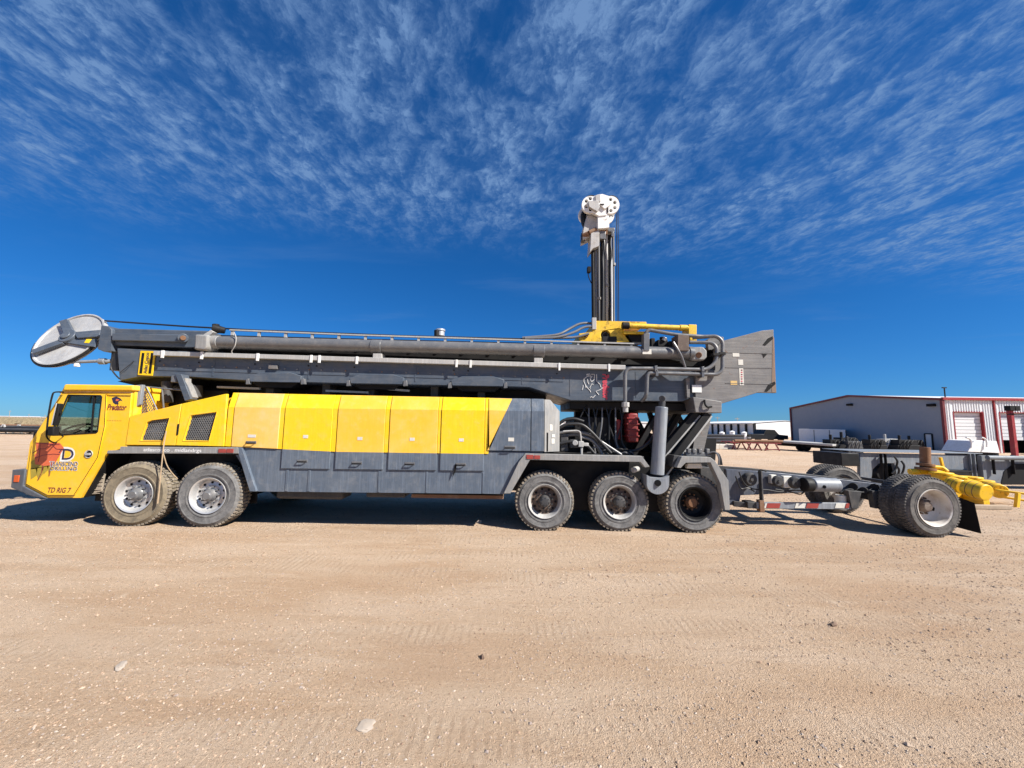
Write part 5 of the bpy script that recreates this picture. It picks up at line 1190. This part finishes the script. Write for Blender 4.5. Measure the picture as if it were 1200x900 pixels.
# ------------------------------------------------------------------ grey steel skid behind
sk = thing('steel_skid', (15.5, 13.6, 0), 'long grey steel substructure skid with dark openings behind the yellow manifold', 'steel skid')
def spart(mb, name, m, bevel=.01, parent=sk, **k): return mb.build(name, m, parent, bevel, **k)
YK = 13.0
def gp(u, Y): return P(u, 545, Y).x
m = MB(); m.boxpx(985.5, 531, 1008, 546.5, YK - .3, 1.2); spart(m, 'end_box', DARK, .02)
ztop = P(1060, 531.5, YK).z
m = MB(); arch = [(1021, 566), (1023, 550), (1030, 543), (1048, 543), (1052, 566)]
outl = [(1008, 530.8), (1084, 532.2), (1084, 566), (1052.5, 566)] + arch[::-1][1:-1] + [(1020.5, 566), (1008, 566)]
m.prismpx(outl, YK, .12); spart(m, 'side_plate', SKIDG)
m = MB(); m.boxpx(1084, 532.4, 1139, 551, YK - .05, .12); spart(m, 'side_plate', SKIDG)
m = MB(); m.boxpx(1150, 534, 1290, 568, YK - .2, .14); spart(m, 'side_plate', SKIDG)
m = MB(); m.boxpx(1008, 529, 1152, 532, YK - .1, 1.6); spart(m, 'flange', SKIDG)
m = MB(); m.boxpx(1010, 534, 1150, 568, YK + 1.4, .1); spart(m, 'web_plate', DARK)
for u in (1034, 1039, 1138, 1143): m = MB(); m.boxpx(u, 532, u + 2.4, 566, YK - .14, .1); spart(m, 'stiffener', DARK if u < 1100 else SKIDG)
m = MB(); m.boxpx(1144, 532.5, 1152, 552, YK - .02, .3); spart(m, 'opening_shade_panel', BLACK)  # black panel set in the gap to stand for its shade
m = MB(); m.prismpx([(1173, 568), (1177, 552), (1188, 543.5), (1240, 543), (1240, 568)], YK - .215, .012); spart(m, 'opening_shade_panel', BLACK, 0)  # black sheet on the plate, painted as the dark arch
m = MB(); m.cyl(P(1157, 536.2, YK - .35), P(1260, 537.5, YK - .35), .07, n=16); spart(m, 'pipe', SKIDG, 0)
for u in (1166, 1189): m = MB(); m.boxpx(u - .8, 533, u + .8, 556, YK - .3, .08); spart(m, 'pipe_hanger', DARK)
m = MB(); m.boxpx(1086, 551, 1140, 553.5, YK - .2, .5); spart(m, 'flange', DARK)
for i, (u, v) in enumerate(((1048, 535), (1050, 545), (1056, 540))):
    m = MB(); m.tube([P(u, v, YK - .15), P(u + 4, v + 5, YK - .2), P(u + 2, v + 14, YK - .15), P(u - 3, v + 20, YK - .15)], .03, 8, fillet=.2); spart(m, 'hose', HOSE, 0)
for i in range(5):
    m = MB(); q = P(1026 + i*6, 553 + (i % 2)*5, YK + .5); m.cyl((q.x, q.y - .3, q.z), (q.x, q.y + .3, q.z), .25, n=16); spart(m, 'roller', DARK)

# ------------------------------------------------------------------ warehouse
A = G(1110, 530); B = G(929, 518)
ux = (B - A).normalized(); LG = (B - A).length
uy = Vector((ux.y, -ux.x, 0))                                # along the sunny eave wall, to the right
EV = P(1104, 468.5, A.y).z; RG = P(997, 465.5, (A.y + B.y) / 2).z + .1
wh = thing('warehouse', ((A.x + B.x) / 2 + 8, (A.y + B.y) / 2, 0), 'large white metal warehouse with red trim and roller doors', 'warehouse')
def wp(s_, t_, z): return A + ux * s_ + uy * t_ + Vector((0, 0, z))
def wpart(mb, name, m, bevel=.0, parent=wh, **k): return mb.build(name, m, parent, bevel, **k)
def quadbox(mb, pts, nrm, t, mi=0):
    n = len(pts); a = [Vector(p) for p in pts]; b = [p - nrm * t for p in a]
    mb.add(a + b, [tuple(range(n)), tuple(range(2*n-1, n-1, -1))] + [(i, (i+1) % n, (i+1) % n + n, i + n) for i in range(n)], mi)
nL = -uy; nR = -ux; TL = 26.0
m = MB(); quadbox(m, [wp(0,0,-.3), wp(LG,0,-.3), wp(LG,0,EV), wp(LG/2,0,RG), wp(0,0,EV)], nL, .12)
wpart(m, 'gable_wall', paint('shaded_grey_wall_sheet', (.225,.255,.30), (.26,.285,.325), (.33,.31,.29), .5, 0, .05, .1, .5, bmp=.02))  # grey sheet toned darker and bluer to carry the gable's shade
# sunny eave wall: ribbed sheet bays between door openings
doors = [(.85, 3.35), (4.75, 7.3), (8.6, 11.1), (12.4, 14.9)]
zt_d = P(1120, 482.5, A.y).z
def ribbed(t0, t1, z0, z1):
    mb = MB(); quadbox(mb, [wp(0, t0, z0), wp(0, t1, z0), wp(0, t1, z1), wp(0, t0, z1)], nR, .1)
    t = t0 + .1
    while t < t1 - .05:
        mb.bar(wp(-.02, t, z0), wp(-.02, t, z1), .07, .05, ux); t += .22
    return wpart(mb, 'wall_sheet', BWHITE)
prev = .05
for d0, d1 in doors:
    ribbed(prev, d0, -.3, EV); ribbed(d0, d1, zt_d, EV)
    opened = d0 > 4 and d0 < 8
    zb_d = 1.15 if opened else -.1
    m = MB(); z = zb_d; k = 0
    while z < zt_d - .05:
        z1 = min(z + .3, zt_d); mb_y = .22 + .02 * (k % 2)
        quadbox(m, [wp(mb_y, d0, z), wp(mb_y, d1, z), wp(mb_y - .012, d1, z1 - .03), wp(mb_y - .012, d0, z1 - .03)], nR, .04); z = z1; k += 1
    rd = wpart(m, 'roller_door', BWHITE)
    for t in (d0, d1):
        m = MB(); m.bar(wp(.1, t, -.2), wp(.1, t, zt_d), .26, .07, uy); m.build('door_jamb', BRRED, rd)
    m = MB(); m.bar(wp(.1, d0, zt_d), wp(.1, d1, zt_d), .1, .26, ux); m.build('door_header', BRRED, rd)
    prev = d1
ribbed(prev, TL, -.3, EV)
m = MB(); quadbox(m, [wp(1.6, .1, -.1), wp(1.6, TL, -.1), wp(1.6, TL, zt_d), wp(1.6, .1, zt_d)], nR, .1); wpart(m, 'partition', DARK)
m = MB(); m.bar(wp(-.03, -.03, -.3), wp(-.03, -.03, EV + .05), .22, .22, ux); wpart(m, 'corner_trim', DKRED, .01)
m = MB(); m.bar(wp(LG, -.03, -.3), wp(LG, -.03, EV + .05), .22, .22, ux); wpart(m, 'corner_trim', DKRED, .01)
for t in (4.3, 8.0, 11.8): m = MB(); m.bar(wp(-.04, t, -.3), wp(-.04, t, EV), .16, .10, uy); wpart(m, 'downpipe', BRRED, .01)
m = MB(); m.bar(wp(-.1, -.1, EV + .1), wp(-.1, TL, EV + .1), .22, .24); wpart(m, 'gutter', BRRED, .02)
m = MB(); m.bar(wp(0, -.1, EV + .06), wp(LG/2, -.1, RG + .06), .2, .2); m.bar(wp(LG/2, -.1, RG + .06), wp(LG, -.1, EV + .06), .2, .2); wpart(m, 'rake_trim', DKRED, .01)
m = MB()
for (a, b) in (((0, EV), (LG/2, RG)), ((LG/2, RG), (LG, EV))):
    quadbox(m, [wp(a[0], -.1, a[1] + .12), wp(a[0], TL, a[1] + .12), wp(b[0], TL, b[1] + .12), wp(b[0], -.1, b[1] + .12)], Vector((0,0,1)), .06)
wpart(m, 'roof', ROOFW)
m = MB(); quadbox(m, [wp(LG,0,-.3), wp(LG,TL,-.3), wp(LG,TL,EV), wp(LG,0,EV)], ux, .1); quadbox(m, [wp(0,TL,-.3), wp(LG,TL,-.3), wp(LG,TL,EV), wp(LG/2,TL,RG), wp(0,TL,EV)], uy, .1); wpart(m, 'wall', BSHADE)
# personnel door, wall lamps, vent
def on_gable(u, v):
    x, yw, zw = ray(u, v); d = Vector((x, yw, zw)); t = (A - Vector((0,0,CH))).dot(nL) / d.dot(nL); return Vector((0,0,CH)) + d * t
a = on_gable(1084, 508.3); b = on_gable(1094.5, 529); sa, sb = (a - A).dot(ux), (b - A).dot(ux)
m = MB(); zd = a.z
for (p0, p1) in ((wp(sa,-.03,0), wp(sa,-.03,zd)), (wp(sb,-.03,0), wp(sb,-.03,zd)), (wp(sa,-.03,zd), wp(sb,-.03,zd))): m.bar(p0, p1, .1, .1, uy)
pd = wpart(m, 'door_frame', DARK)
m = MB(); quadbox(m, [wp(sb,-.025,.02), wp(sa,-.025,.02), wp(sa,-.025,zd), wp(sb,-.025,zd)], nL, .02); m.build('personnel_door', BSHADE, pd)
for u, v in ((997, 474.5), (1093, 475)):
    q = on_gable(u, v); m = MB(); m.box(q.x - .3, q.x + .02, q.y - .3, q.y + .3, q.z - .1, q.z + .14); wpart(m, 'wall_lamp', BLACK, .03)
q = on_gable(1147, 468) ; q = wp(2, 2.4, EV + .3)
m = MB(); m.cyl(q, q + Vector((0,0,1.0)), .05, n=8); m.bar(q + Vector((-.2,0,1.0)), q + Vector((.2,0,1.0)), .1, .1); wpart(m, 'vent_stack', DARK)

# ------------------------------------------------------------------ second building
C2 = G(885.5, 511.5); fb2 = thing('storage_shed', (C2.x + 7, C2.y + 8, 0), 'low white metal shed with open bays far beyond the white trailer', 'shed')
ev2 = P(885.5, 495.8, C2.y).z; rg2 = P(907, 493, C2.y).z; wd2 = P(930, 500, C2.y + 2).x - C2.x + 4
def bp_(mb, name, m): return mb.build(name, m, fb2)
m = MB(); m.add([(C2.x, C2.y, -.3), (C2.x + wd2, C2.y, -.3), (C2.x + wd2, C2.y, ev2), (C2.x + wd2*.48, C2.y, rg2), (C2.x, C2.y, ev2)] + [(C2.x, C2.y + .2, -.3), (C2.x + wd2, C2.y + .2, -.3), (C2.x + wd2, C2.y + .2, ev2), (C2.x + wd2*.48, C2.y + .2, rg2), (C2.x, C2.y + .2, ev2)], [(0,1,2,3,4), (9,8,7,6,5), (0,5,6,1), (1,6,7,2), (2,7,8,3), (3,8,9,4), (4,9,5,0)]); bp_(m, 'gable_wall', BWHITE)
x1 = P(812, 500, C2.y + 34).x
def sidep(t, z, o=0): return Vector((C2.x + (x1 - C2.x)*t + o, C2.y + 34*t, z))
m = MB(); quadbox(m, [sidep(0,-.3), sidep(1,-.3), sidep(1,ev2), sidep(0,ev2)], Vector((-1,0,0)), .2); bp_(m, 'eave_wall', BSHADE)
for k in range(11): m = MB(); q = sidep(k/10.0, 0, -.2); m.box(q.x - .14, q.x + .14, q.y - .25, q.y + .25, 0, ev2); bp_(m, 'column', DARK)
m = MB(); quadbox(m, [sidep(0,ev2+.05,-.5), sidep(1,ev2+.05,-.5), sidep(1,rg2+.1,wd2*.48), sidep(0,rg2+.1,wd2*.48)], Vector((0,0,1)), .25); quadbox(m, [sidep(0,rg2+.1,wd2*.48), sidep(1,rg2+.1,wd2*.48), sidep(1,ev2+.05,wd2+.3), sidep(0,ev2+.05,wd2+.3)], Vector((0,0,1)), .25); bp_(m, 'roof', ROOFW)
m = MB(); m.box(C2.x, C2.x + wd2, C2.y + 33, C2.y + 33.3, -.3, ev2); bp_(m, 'wall', BSHADE)

# ------------------------------------------------------------------ white box trailer and yard clutter
def single(mb, name, m, label, cat, bevel=.02, group=None): return tag(mb.build(name, m, None, bevel), label, cat, group)
T0 = G(937, 521); T1 = G(992, 523)
bt = thing('box_trailer', ((T0.x + T1.x)/2, (T0.y + T1.y)/2, 0), 'white box trailer parked against the shaded warehouse gable', 'trailer')
hx = (T1 - T0).normalized(); hy = Vector((-hx.y, hx.x, 0)); zt = P(937, 502.5, T0.y).z; L2 = (T1 - T0).length
def tpt(a, b, z): return T0 + hx*a + hy*b + Vector((0,0,z))
def hexa(mb, a0, a1, b0, b1, z0, z1, mi=0):
    mb.add([tpt(a0,b0,z0), tpt(a1,b0,z0), tpt(a1,b1,z0), tpt(a0,b1,z0), tpt(a0,b0,z1), tpt(a1,b0,z1), tpt(a1,b1,z1), tpt(a0,b1,z1)], [(0,1,5,4),(1,2,6,5),(2,3,7,6),(3,0,4,7),(4,5,6,7),(3,2,1,0)], mi); return mb
m = MB(); hexa(m, 0, L2, 0, 2.5, .35, zt); m.build('trailer_box', BWHITE, bt, .03)
for k in (.33, .66): m = MB(); hexa(m, L2*k, L2*k + .06, -.03, 0, .4, zt - .1); m.build('panel_seam', PIPEG, bt)
m = MB(); hexa(m, L2 + .01, L2 + .08, .1, 1.2, .5, zt - .1); m.build('trailer_door', DARK, bt)
for k in (.4, .55):
    m = MB(); q = tpt(L2*k, .05, .36); m.lathe([(.0,0),(.2,0),(.36,.03),(.36,.25),(.0,.25)], 24, c=q, axis=hy); m.build('wheel', BLACK, bt)
m = MB(); hexa(m, .2, L2 - .2, .3, 2.2, .2, .35); m.build('chassis', DARK, bt)

# red pipe rack frames
for i, (u, v) in enumerate(((866, 527), (884, 528), (905, 528.5))):
    q = G(u, v); m = MB()
    h = .62
    for dx in (-.55, .55):
        m.bar(q + Vector((dx*1.1, 0, 0)), q + Vector((dx*.5, 0, h)), .08, .08); m.bar(q + Vector((dx*1.1, 1.4, 0)), q + Vector((dx*.5, 1.4, h)), .08, .08)
    m.bar(q + Vector((-.75, 0, h)), q + Vector((.75, 0, h)), .1, .1); m.bar(q + Vector((-.75, 1.4, h)), q + Vector((.75, 1.4, h)), .1, .1); m.bar(q + Vector((-.6, 0, .12)), q + Vector((.6, 0, .12)), .06, .06)
    for dx in (-.6, .6): m.bar(q + Vector((dx, 0, h)), q + Vector((dx, 1.4, h)), .08, .08)
    single(m, 'pipe_trestle', DKRED, ['red steel pipe trestle nearest the pale blocks', 'red steel pipe trestle in the middle of three', 'red steel pipe trestle nearest the flatbed trailer'][i], 'trestle', .0, 'red trestles in the yard')
for i, (u0, u1, v, Y) in enumerate(((861, 917, 516.5, 32.5), (858, 915, 517.6, 33.0), (863, 917, 516.4, 33.6))):
    m = MB(); a = P(u0, v, Y); b = P(u1, v + .8, Y); m.cyl(a, b, .11, n=12); single(m, 'drill_pipe', RUST, 'rusty drill pipe lying on the red trestles', 'pipe', 0, 'pipes on the red trestles')
# grey pipe rows on a rack further back
for i in range(5):
    m = MB(); a = P(826, 509.5 + i*1.9, 46 - i*1.2); b = P(872, 510.0 + i*1.9, 44 - i*1.2); m.cyl(a, b, .1, n=10)
    single(m, 'casing_pipe', PIPEG if i % 2 == 0 else DECK, 'long grey casing pipe stacked on the far rack', 'pipe', 0, 'pipes stacked before the shed')
for i in range(3):
    q = G(832 + i*15, 520); m = MB(); m.box(q.x - .12, q.x + .12, q.y - .1, q.y + 3.2, 0, .55); m.box(q.x - .3, q.x + .3, q.y - .1, q.y + 3.2, 0, .08)
    single(m, 'rack_sleeper', DARK, 'dark sleeper under the grey pipe stack', 'sleeper', 0, 'sleepers under the grey pipes')
for i, u in enumerate((846, 858, 872)):
    q = P(u, 508 - (i % 2), 50); m = MB(); m.cyl((q.x, q.y, 0), (q.x, q.y, q.z + .1), .3, n=14); m.cyl((q.x, q.y, q.z + .1), (q.x, q.y, q.z + .25), .36, .1, n=14)
    single(m, 'white_tank', BWHITE, ['small white tank nearest the rig legs, beside the grey pipes', 'small white tank in the middle of three before the shed', 'small white tank nearest the shed corner'][i], 'tank', .01, 'white tanks before the shed')
for i in range(3):
    a = G(834 + i*9.5, 526.5); m = MB(); m.box(a.x, a.x + .68, a.y, a.y + .9, .004, .42); single(m, 'concrete_block', CONC, ['pale concrete block closest to the rig leg', 'pale concrete block between two others', 'pale concrete block closest to the red trestles'][i], 'block', .03, 'pale blocks in a row')
# black pickup behind the trestles
def pickup(q, yaw, mat, label, s=1.0):
    t = thing('pickup_truck', q, label, 'pickup truck')
    M3 = Matrix.Rotation(yaw, 3, 'Z')
    def tb(mb):
        for i, v in enumerate(mb.v): mb.v[i] = q + M3 @ (v * s)
        return mb
    m = MB(); m.prism([(-2.6,.45),(2.6,.45),(2.65,.95),(1.35,1.05),(.75,1.65),(-.55,1.68),(-.85,1.08),(-2.6,1.08)], -.92, .92); b = tb(m).build('body', mat, t, .06)
    m = MB(); m.prism([(1.15,1.1),(.68,1.58),(-.48,1.60),(-.7,1.12)], -.935, .935); tb(m).build('side_window', BLACK, t)
    for x in (-1.6, 1.65):
        for y in (-.93, .70):
            m = MB(); m.lathe([(.0,0),(.22,.0),(.24,.02),(.38,.02),(.38,.23),(.0,.23)], 24, c=(x, y, .38)); tb(m).build('wheel', BLACK, t)
    m = MB(); m.box(2.62, 2.7, -.85, .85, .5, .72); m.box(-2.7, -2.6, -.85, .85, .5, .72); tb(m).build('bumper', SILV, t)
    return t
pickup(G(896, 518.5), R(8), plain('black_car_paint', (.02,.02,.022), .3), 'black pickup truck parked behind the red trestles')
pickup(G(1016, 522.5), R(100), plain('white_car_paint', (.7,.7,.7), .3), 'white pickup truck parked right of the box trailer')
# low flatbed trailer
q0 = G(917, 527); q1 = G(984, 531)
fl = thing('flatbed_trailer', ((q0 + q1)/2), 'low grey flatbed trailer sloping across the yard before the box trailer', 'trailer')
m = MB(); m.bar(q0 + Vector((0,0,.72)), q1 + Vector((0,0,.62)), 2.2, .16); m.build('deck', CHAN, fl, .02)
m = MB(); m.bar(q0 + Vector((0,.2,.5)), q1 + Vector((0,.2,.42)), 1.2, .25); m.build('frame', DARK, fl, .02)
d = (q1 - q0)
for k in (.22, .32, .82, .92):
    q = q0 + d*k + Vector((.0, -.9, .36)); m = MB(); m.lathe([(.0,0),(.16,0),(.34,.03),(.34,.24),(.0,.24)], 22, c=q); m.build('wheel', BLACK, fl)
# dark machine parts beside the box trailer
rr = random.Random(21)
JL = ['dark engine block standing beside the box trailer door', 'dark pump unit right of the box trailer', 'pale green generator by the warehouse gable', 'dark coil of machine parts between pickup and gable', 'dark steel spool under the gable wall', 'dark tank frame near the personnel door', 'dark winch unit behind the black skid box']
for i, (u, v, w, h, mt) in enumerate(((984, 531, 1.5, 1.3, DARK), (997, 531, 1.5, 1.5, DARK), (1048, 529, 1.7, 1.35, CHAN), (1030, 530, 1.5, 1.3, DARK), (1066, 530, 1.9, 1.3, DARK), (1076, 529, 1.4, 1.25, DARK), (1003, 532, 1.2, 1.2, DECK))):
    q = G(u, v); m = MB()
    m.box(q.x - w*.5, q.x + w*.5, q.y, q.y + 1.0, .0, h*.45)
    m.box(q.x - w*.38, q.x + w*.2, q.y + .1, q.y + .9, h*.45, h*.8)
    m.cyl((q.x + w*.3, q.y + .1, h*.55), (q.x + w*.3, q.y + .9, h*.55), h*.26, n=16); m.cyl((q.x - w*.15, q.y + .5, h*.8), (q.x - w*.15, q.y + .5, h*1.1), .1, n=10)
    for k in range(3): m.tube([(q.x - w*.4 + k*.3, q.y - .05, h*.2), (q.x - w*.3 + k*.3, q.y - .15, h*.6), (q.x - w*.1 + k*.3, q.y, h*.8)], .05, 6, fillet=.2)
    single(m, 'machine_unit', mt, JL[i], 'machine', .02, 'machine units along the warehouse')
m = MB(); q = G(1053, 529); m.box(q.x, q.x + .5, q.y - .4, q.y - .05, 0, .85); m.box(q.x + .1, q.x + .7, q.y - .5, q.y - .4, .2, .6); single(m, 'yellow_machine', YELP, 'small yellow machine in front of the pale green generator', 'machine')
# white hopper
hp = G(1152, 532); ho = thing('hopper', hp, 'white sloped steel hopper with bent pipes before the roller door', 'hopper')
Yh = 26.0
m = MB(); m.prismpx([(1134, 529.5), (1141.5, 516.5), (1152, 516), (1149, 530)], Yh, 1.6); m.build('sloped_bin', WHITEP, ho, .02)
m = MB(); m.prismpx([(1150, 530), (1153.5, 516.5), (1168, 517), (1172, 531)], Yh + .1, 1.6); m.build('sloped_bin', BWHITE, ho, .02)
for u0 in (1132, 1150): m = MB(); m.tube([P(u0, 512.5, Yh), P(u0 + 4.5, 514, Yh), P(u0 + 6.5, 518, Yh), P(u0 + 6.3, 524, Yh)], .05, 8, fillet=.2); m.build('bent_pipe', WHITEP, ho)
m = MB(); m.boxpx(1134, 529, 1172, 545, Yh + .2, 1.4); m.build('hopper_frame', DARK, ho)
for u in (1117, 1124): m = MB(); q = P(u, 533, 30); m.cyl((q.x, 30, 0), (q.x, 30, P(u, 518, 30).z), .09, n=12); single(m, 'bollard', YELP if u < 1120 else CONC, ['yellow bollard guarding the roller door jamb', 'pale bollard next to the yellow one at the roller door'][u > 1120], 'bollard', .02, 'bollards at the roller door')
# red post with flood lamps
lpq = P(1189, 530, 20.0); lpz = P(1187, 478, 20).z; lt = thing('lamp_post', (lpq.x, 20, 0), 'red steel post with twin black flood lamps by the open roller door', 'lamp post')
m = MB(); m.box(lpq.x - .08, lpq.x + .08, 19.9, 20.1, 0, lpz - .15); m.build('post', BRRED, lt, .01)
for dx in (-.16, .12): m = MB(); m.box(lpq.x + dx - .14, lpq.x + dx + .14, 19.75, 20.0, lpz - .16, lpz + .1); m.build('flood_lamp', BLACK, lt, .03)
m = MB(); m.bar((lpq.x - .25, 19.9, lpz - .35), (lpq.x + .8, 19.9, lpz - .3), .05, .05); m.build('cross_arm', BLACK, lt)
# dark vehicle at the right edge, inside the open door
q = G(1206, 532); m = MB(); m.prism([(q.x - 1.6, .3), (q.x + 2.5, .3), (q.x + 2.5, 1.4), (q.x + .2, 1.5), (q.x - .3, 1.0), (q.x - 1.6, .95)], q.y - 3, q.y - 1.2)
for dx in (-1.0, 1.4): m.lathe([(.0,0),(.4,0),(.42,.05),(.42,.3),(.0,.3)], 20, c=(q.x + dx, q.y - 3.1, .42))
single(m, 'forklift', DARK, 'dark yard vehicle standing right of the white hopper', 'vehicle', .05)

# ------------------------------------------------------------------ far left: pipe racks, scrub, distant sheds, poles
for i, (v, Y, r) in enumerate(((499.0, 41, .16), (500.6, 40.6, .16), (502.2, 40.2, .16), (503.8, 39.8, .16), (500, 42, .16), (502.6, 41.4, .16), (505.2, 39.4, .15))):
    a = P(-60, v - 1.2, Y); b = P(70, v + .6, Y); z = (a.z + b.z) / 2; a.z = b.z = z
    m = MB(); m.cyl(a, b, r, n=12); single(m, 'casing_pipe', [RUST, DECK, DARK, DECK, DARK, RUST, DARK][i], 'long dark casing pipe on the racks beyond the cab', 'pipe', 0, 'pipes stacked beyond the cab')
for i, u in enumerate((2, 20, 40)):
    q = G(u, 508.5); q.z = 0; m = MB()
    m.bar(q + Vector((-.5,0,0)), q + Vector((0,0,.95)), .12, .12); m.bar(q + Vector((.5,0,0)), q + Vector((.1,0,.95)), .12, .12); m.bar(q + Vector((0,-.5,.35)), q + Vector((0,2.4,.35)), .12, .12); m.bar(q + Vector((.5,2,0)), q + Vector((.1,2,.95)), .12, .12); m.bar(q + Vector((-.7,-.1,.05)), q + Vector((.9,-.1,.05)), .1, .1)
    single(m, 'pipe_trestle', CHAN if u in (2, 20) else DECK, ['pipe trestle under the dark pipes, farthest from the cab', 'pale pipe trestle under the dark pipes, middle one of three', 'pipe trestle under the dark pipes, closest to the cab nose'][i], 'trestle', 0, 'trestles beyond the cab')
def far_shed(u0, u1, vb, vt_, Y, mat, label):
    a = P(u0, vb, Y); b = P(u1, vb, Y); zt_ = P((u0+u1)/2, vt_, Y).z; m = MB(); t = thing('metal_shed', ((a.x+b.x)/2, Y, 0), label, 'shed', 'far sheds on the horizon')
    m.box(a.x, b.x, Y, Y + 18, -.3, zt_); m.build('wall', mat, t)
    w = b.x - a.x; m = MB(); m.prism([(a.x - 1, zt_), (b.x + 1, zt_), (b.x - w*.3, zt_ + .6), (a.x + w*.3, zt_ + .6)], Y - .4, Y + 18.4); m.build('roof', ROOFW, t)
far_shed(-6, 12, 491.5, 488.0, 420, BWHITE, 'far white shed on the horizon at the very edge of the yard view')
far_shed(13, 26, 491.5, 488.2, 430, BWHITE, 'far white shed on the horizon nearest the cab nose')
far_shed(640, 664, 498.5, 494.5, 240, BWHITE, 'far white shed glimpsed under the mast behind the pump hoses')
far_shed(742, 772, 500, 495.5, 200, BSHADE, 'far pale shed glimpsed between the jack and the red winch')
for i, (u, vt_, Y) in enumerate(((10, 481, 330), (33, 485, 420), (52, 486, 450), (864, 489, 200), (841, 488, 210))):
    a = P(u, 493, Y); zt_ = P(u, vt_, Y).z; m = MB(); m.cyl((a.x, Y, 0), (a.x, Y, zt_), .16, .11, n=8); m.box(a.x - 1.2, a.x + 1.2, Y - .08, Y + .08, zt_ - .9, zt_ - .7)
    single(m, 'utility_pole', WOOD, ['tallest wooden utility pole over the white sheds', 'wooden utility pole behind the second white shed', 'wooden utility pole just ahead of the cab nose', 'utility pole over the open-bay shed, nearer the white gable', 'utility pole over the open-bay shed, nearer the rig'][i], 'utility pole', 0, 'utility poles on the horizon')
# scrub on the horizon
def scrub():
    rnd = random.Random(5); V = []; Fc = []
    for i in range(1500):
        if i < 1000: y = 70 + 330 * rnd.random(); x = -y * (1.05 + .4*rnd.random())
        else: y = 140 + 400 * rnd.random(); x = y * (rnd.random() * 1.9 - .6)
        r = .5 + 1.0 * rnd.random(); 
        for k in range(5):
            o = len(V); cx_ = x + (rnd.random()-.5)*r*2; cy_ = y + (rnd.random()-.5)*r*2; h = .35 + .6*rnd.random()*r
            for j in range(5):
                a = j*1.2566 + rnd.random()*.6; V.append((cx_ + math.cos(a)*r*.6*(.6+rnd.random()*.6), cy_ + math.sin(a)*r*.6, h*(.1 + .4*rnd.random())))
            V.append((cx_, cy_, h)); V.append((cx_, cy_, -.1))
            for j in range(5): Fc.append((o+j, o+(j+1) % 5, o+5)); Fc.append((o+(j+1) % 5, o+j, o+6))
    me = bpy.data.meshes.new('scrub'); me.from_pydata(V, [], Fc); me.materials.append(BRUSH)
    o = bpy.data.objects.new('scrub', me); col.objects.link(o); o['kind'] = 'stuff'; o['label'] = 'low dry scrub along the far edge of the yard'; o['category'] = 'scrub'
scrub()
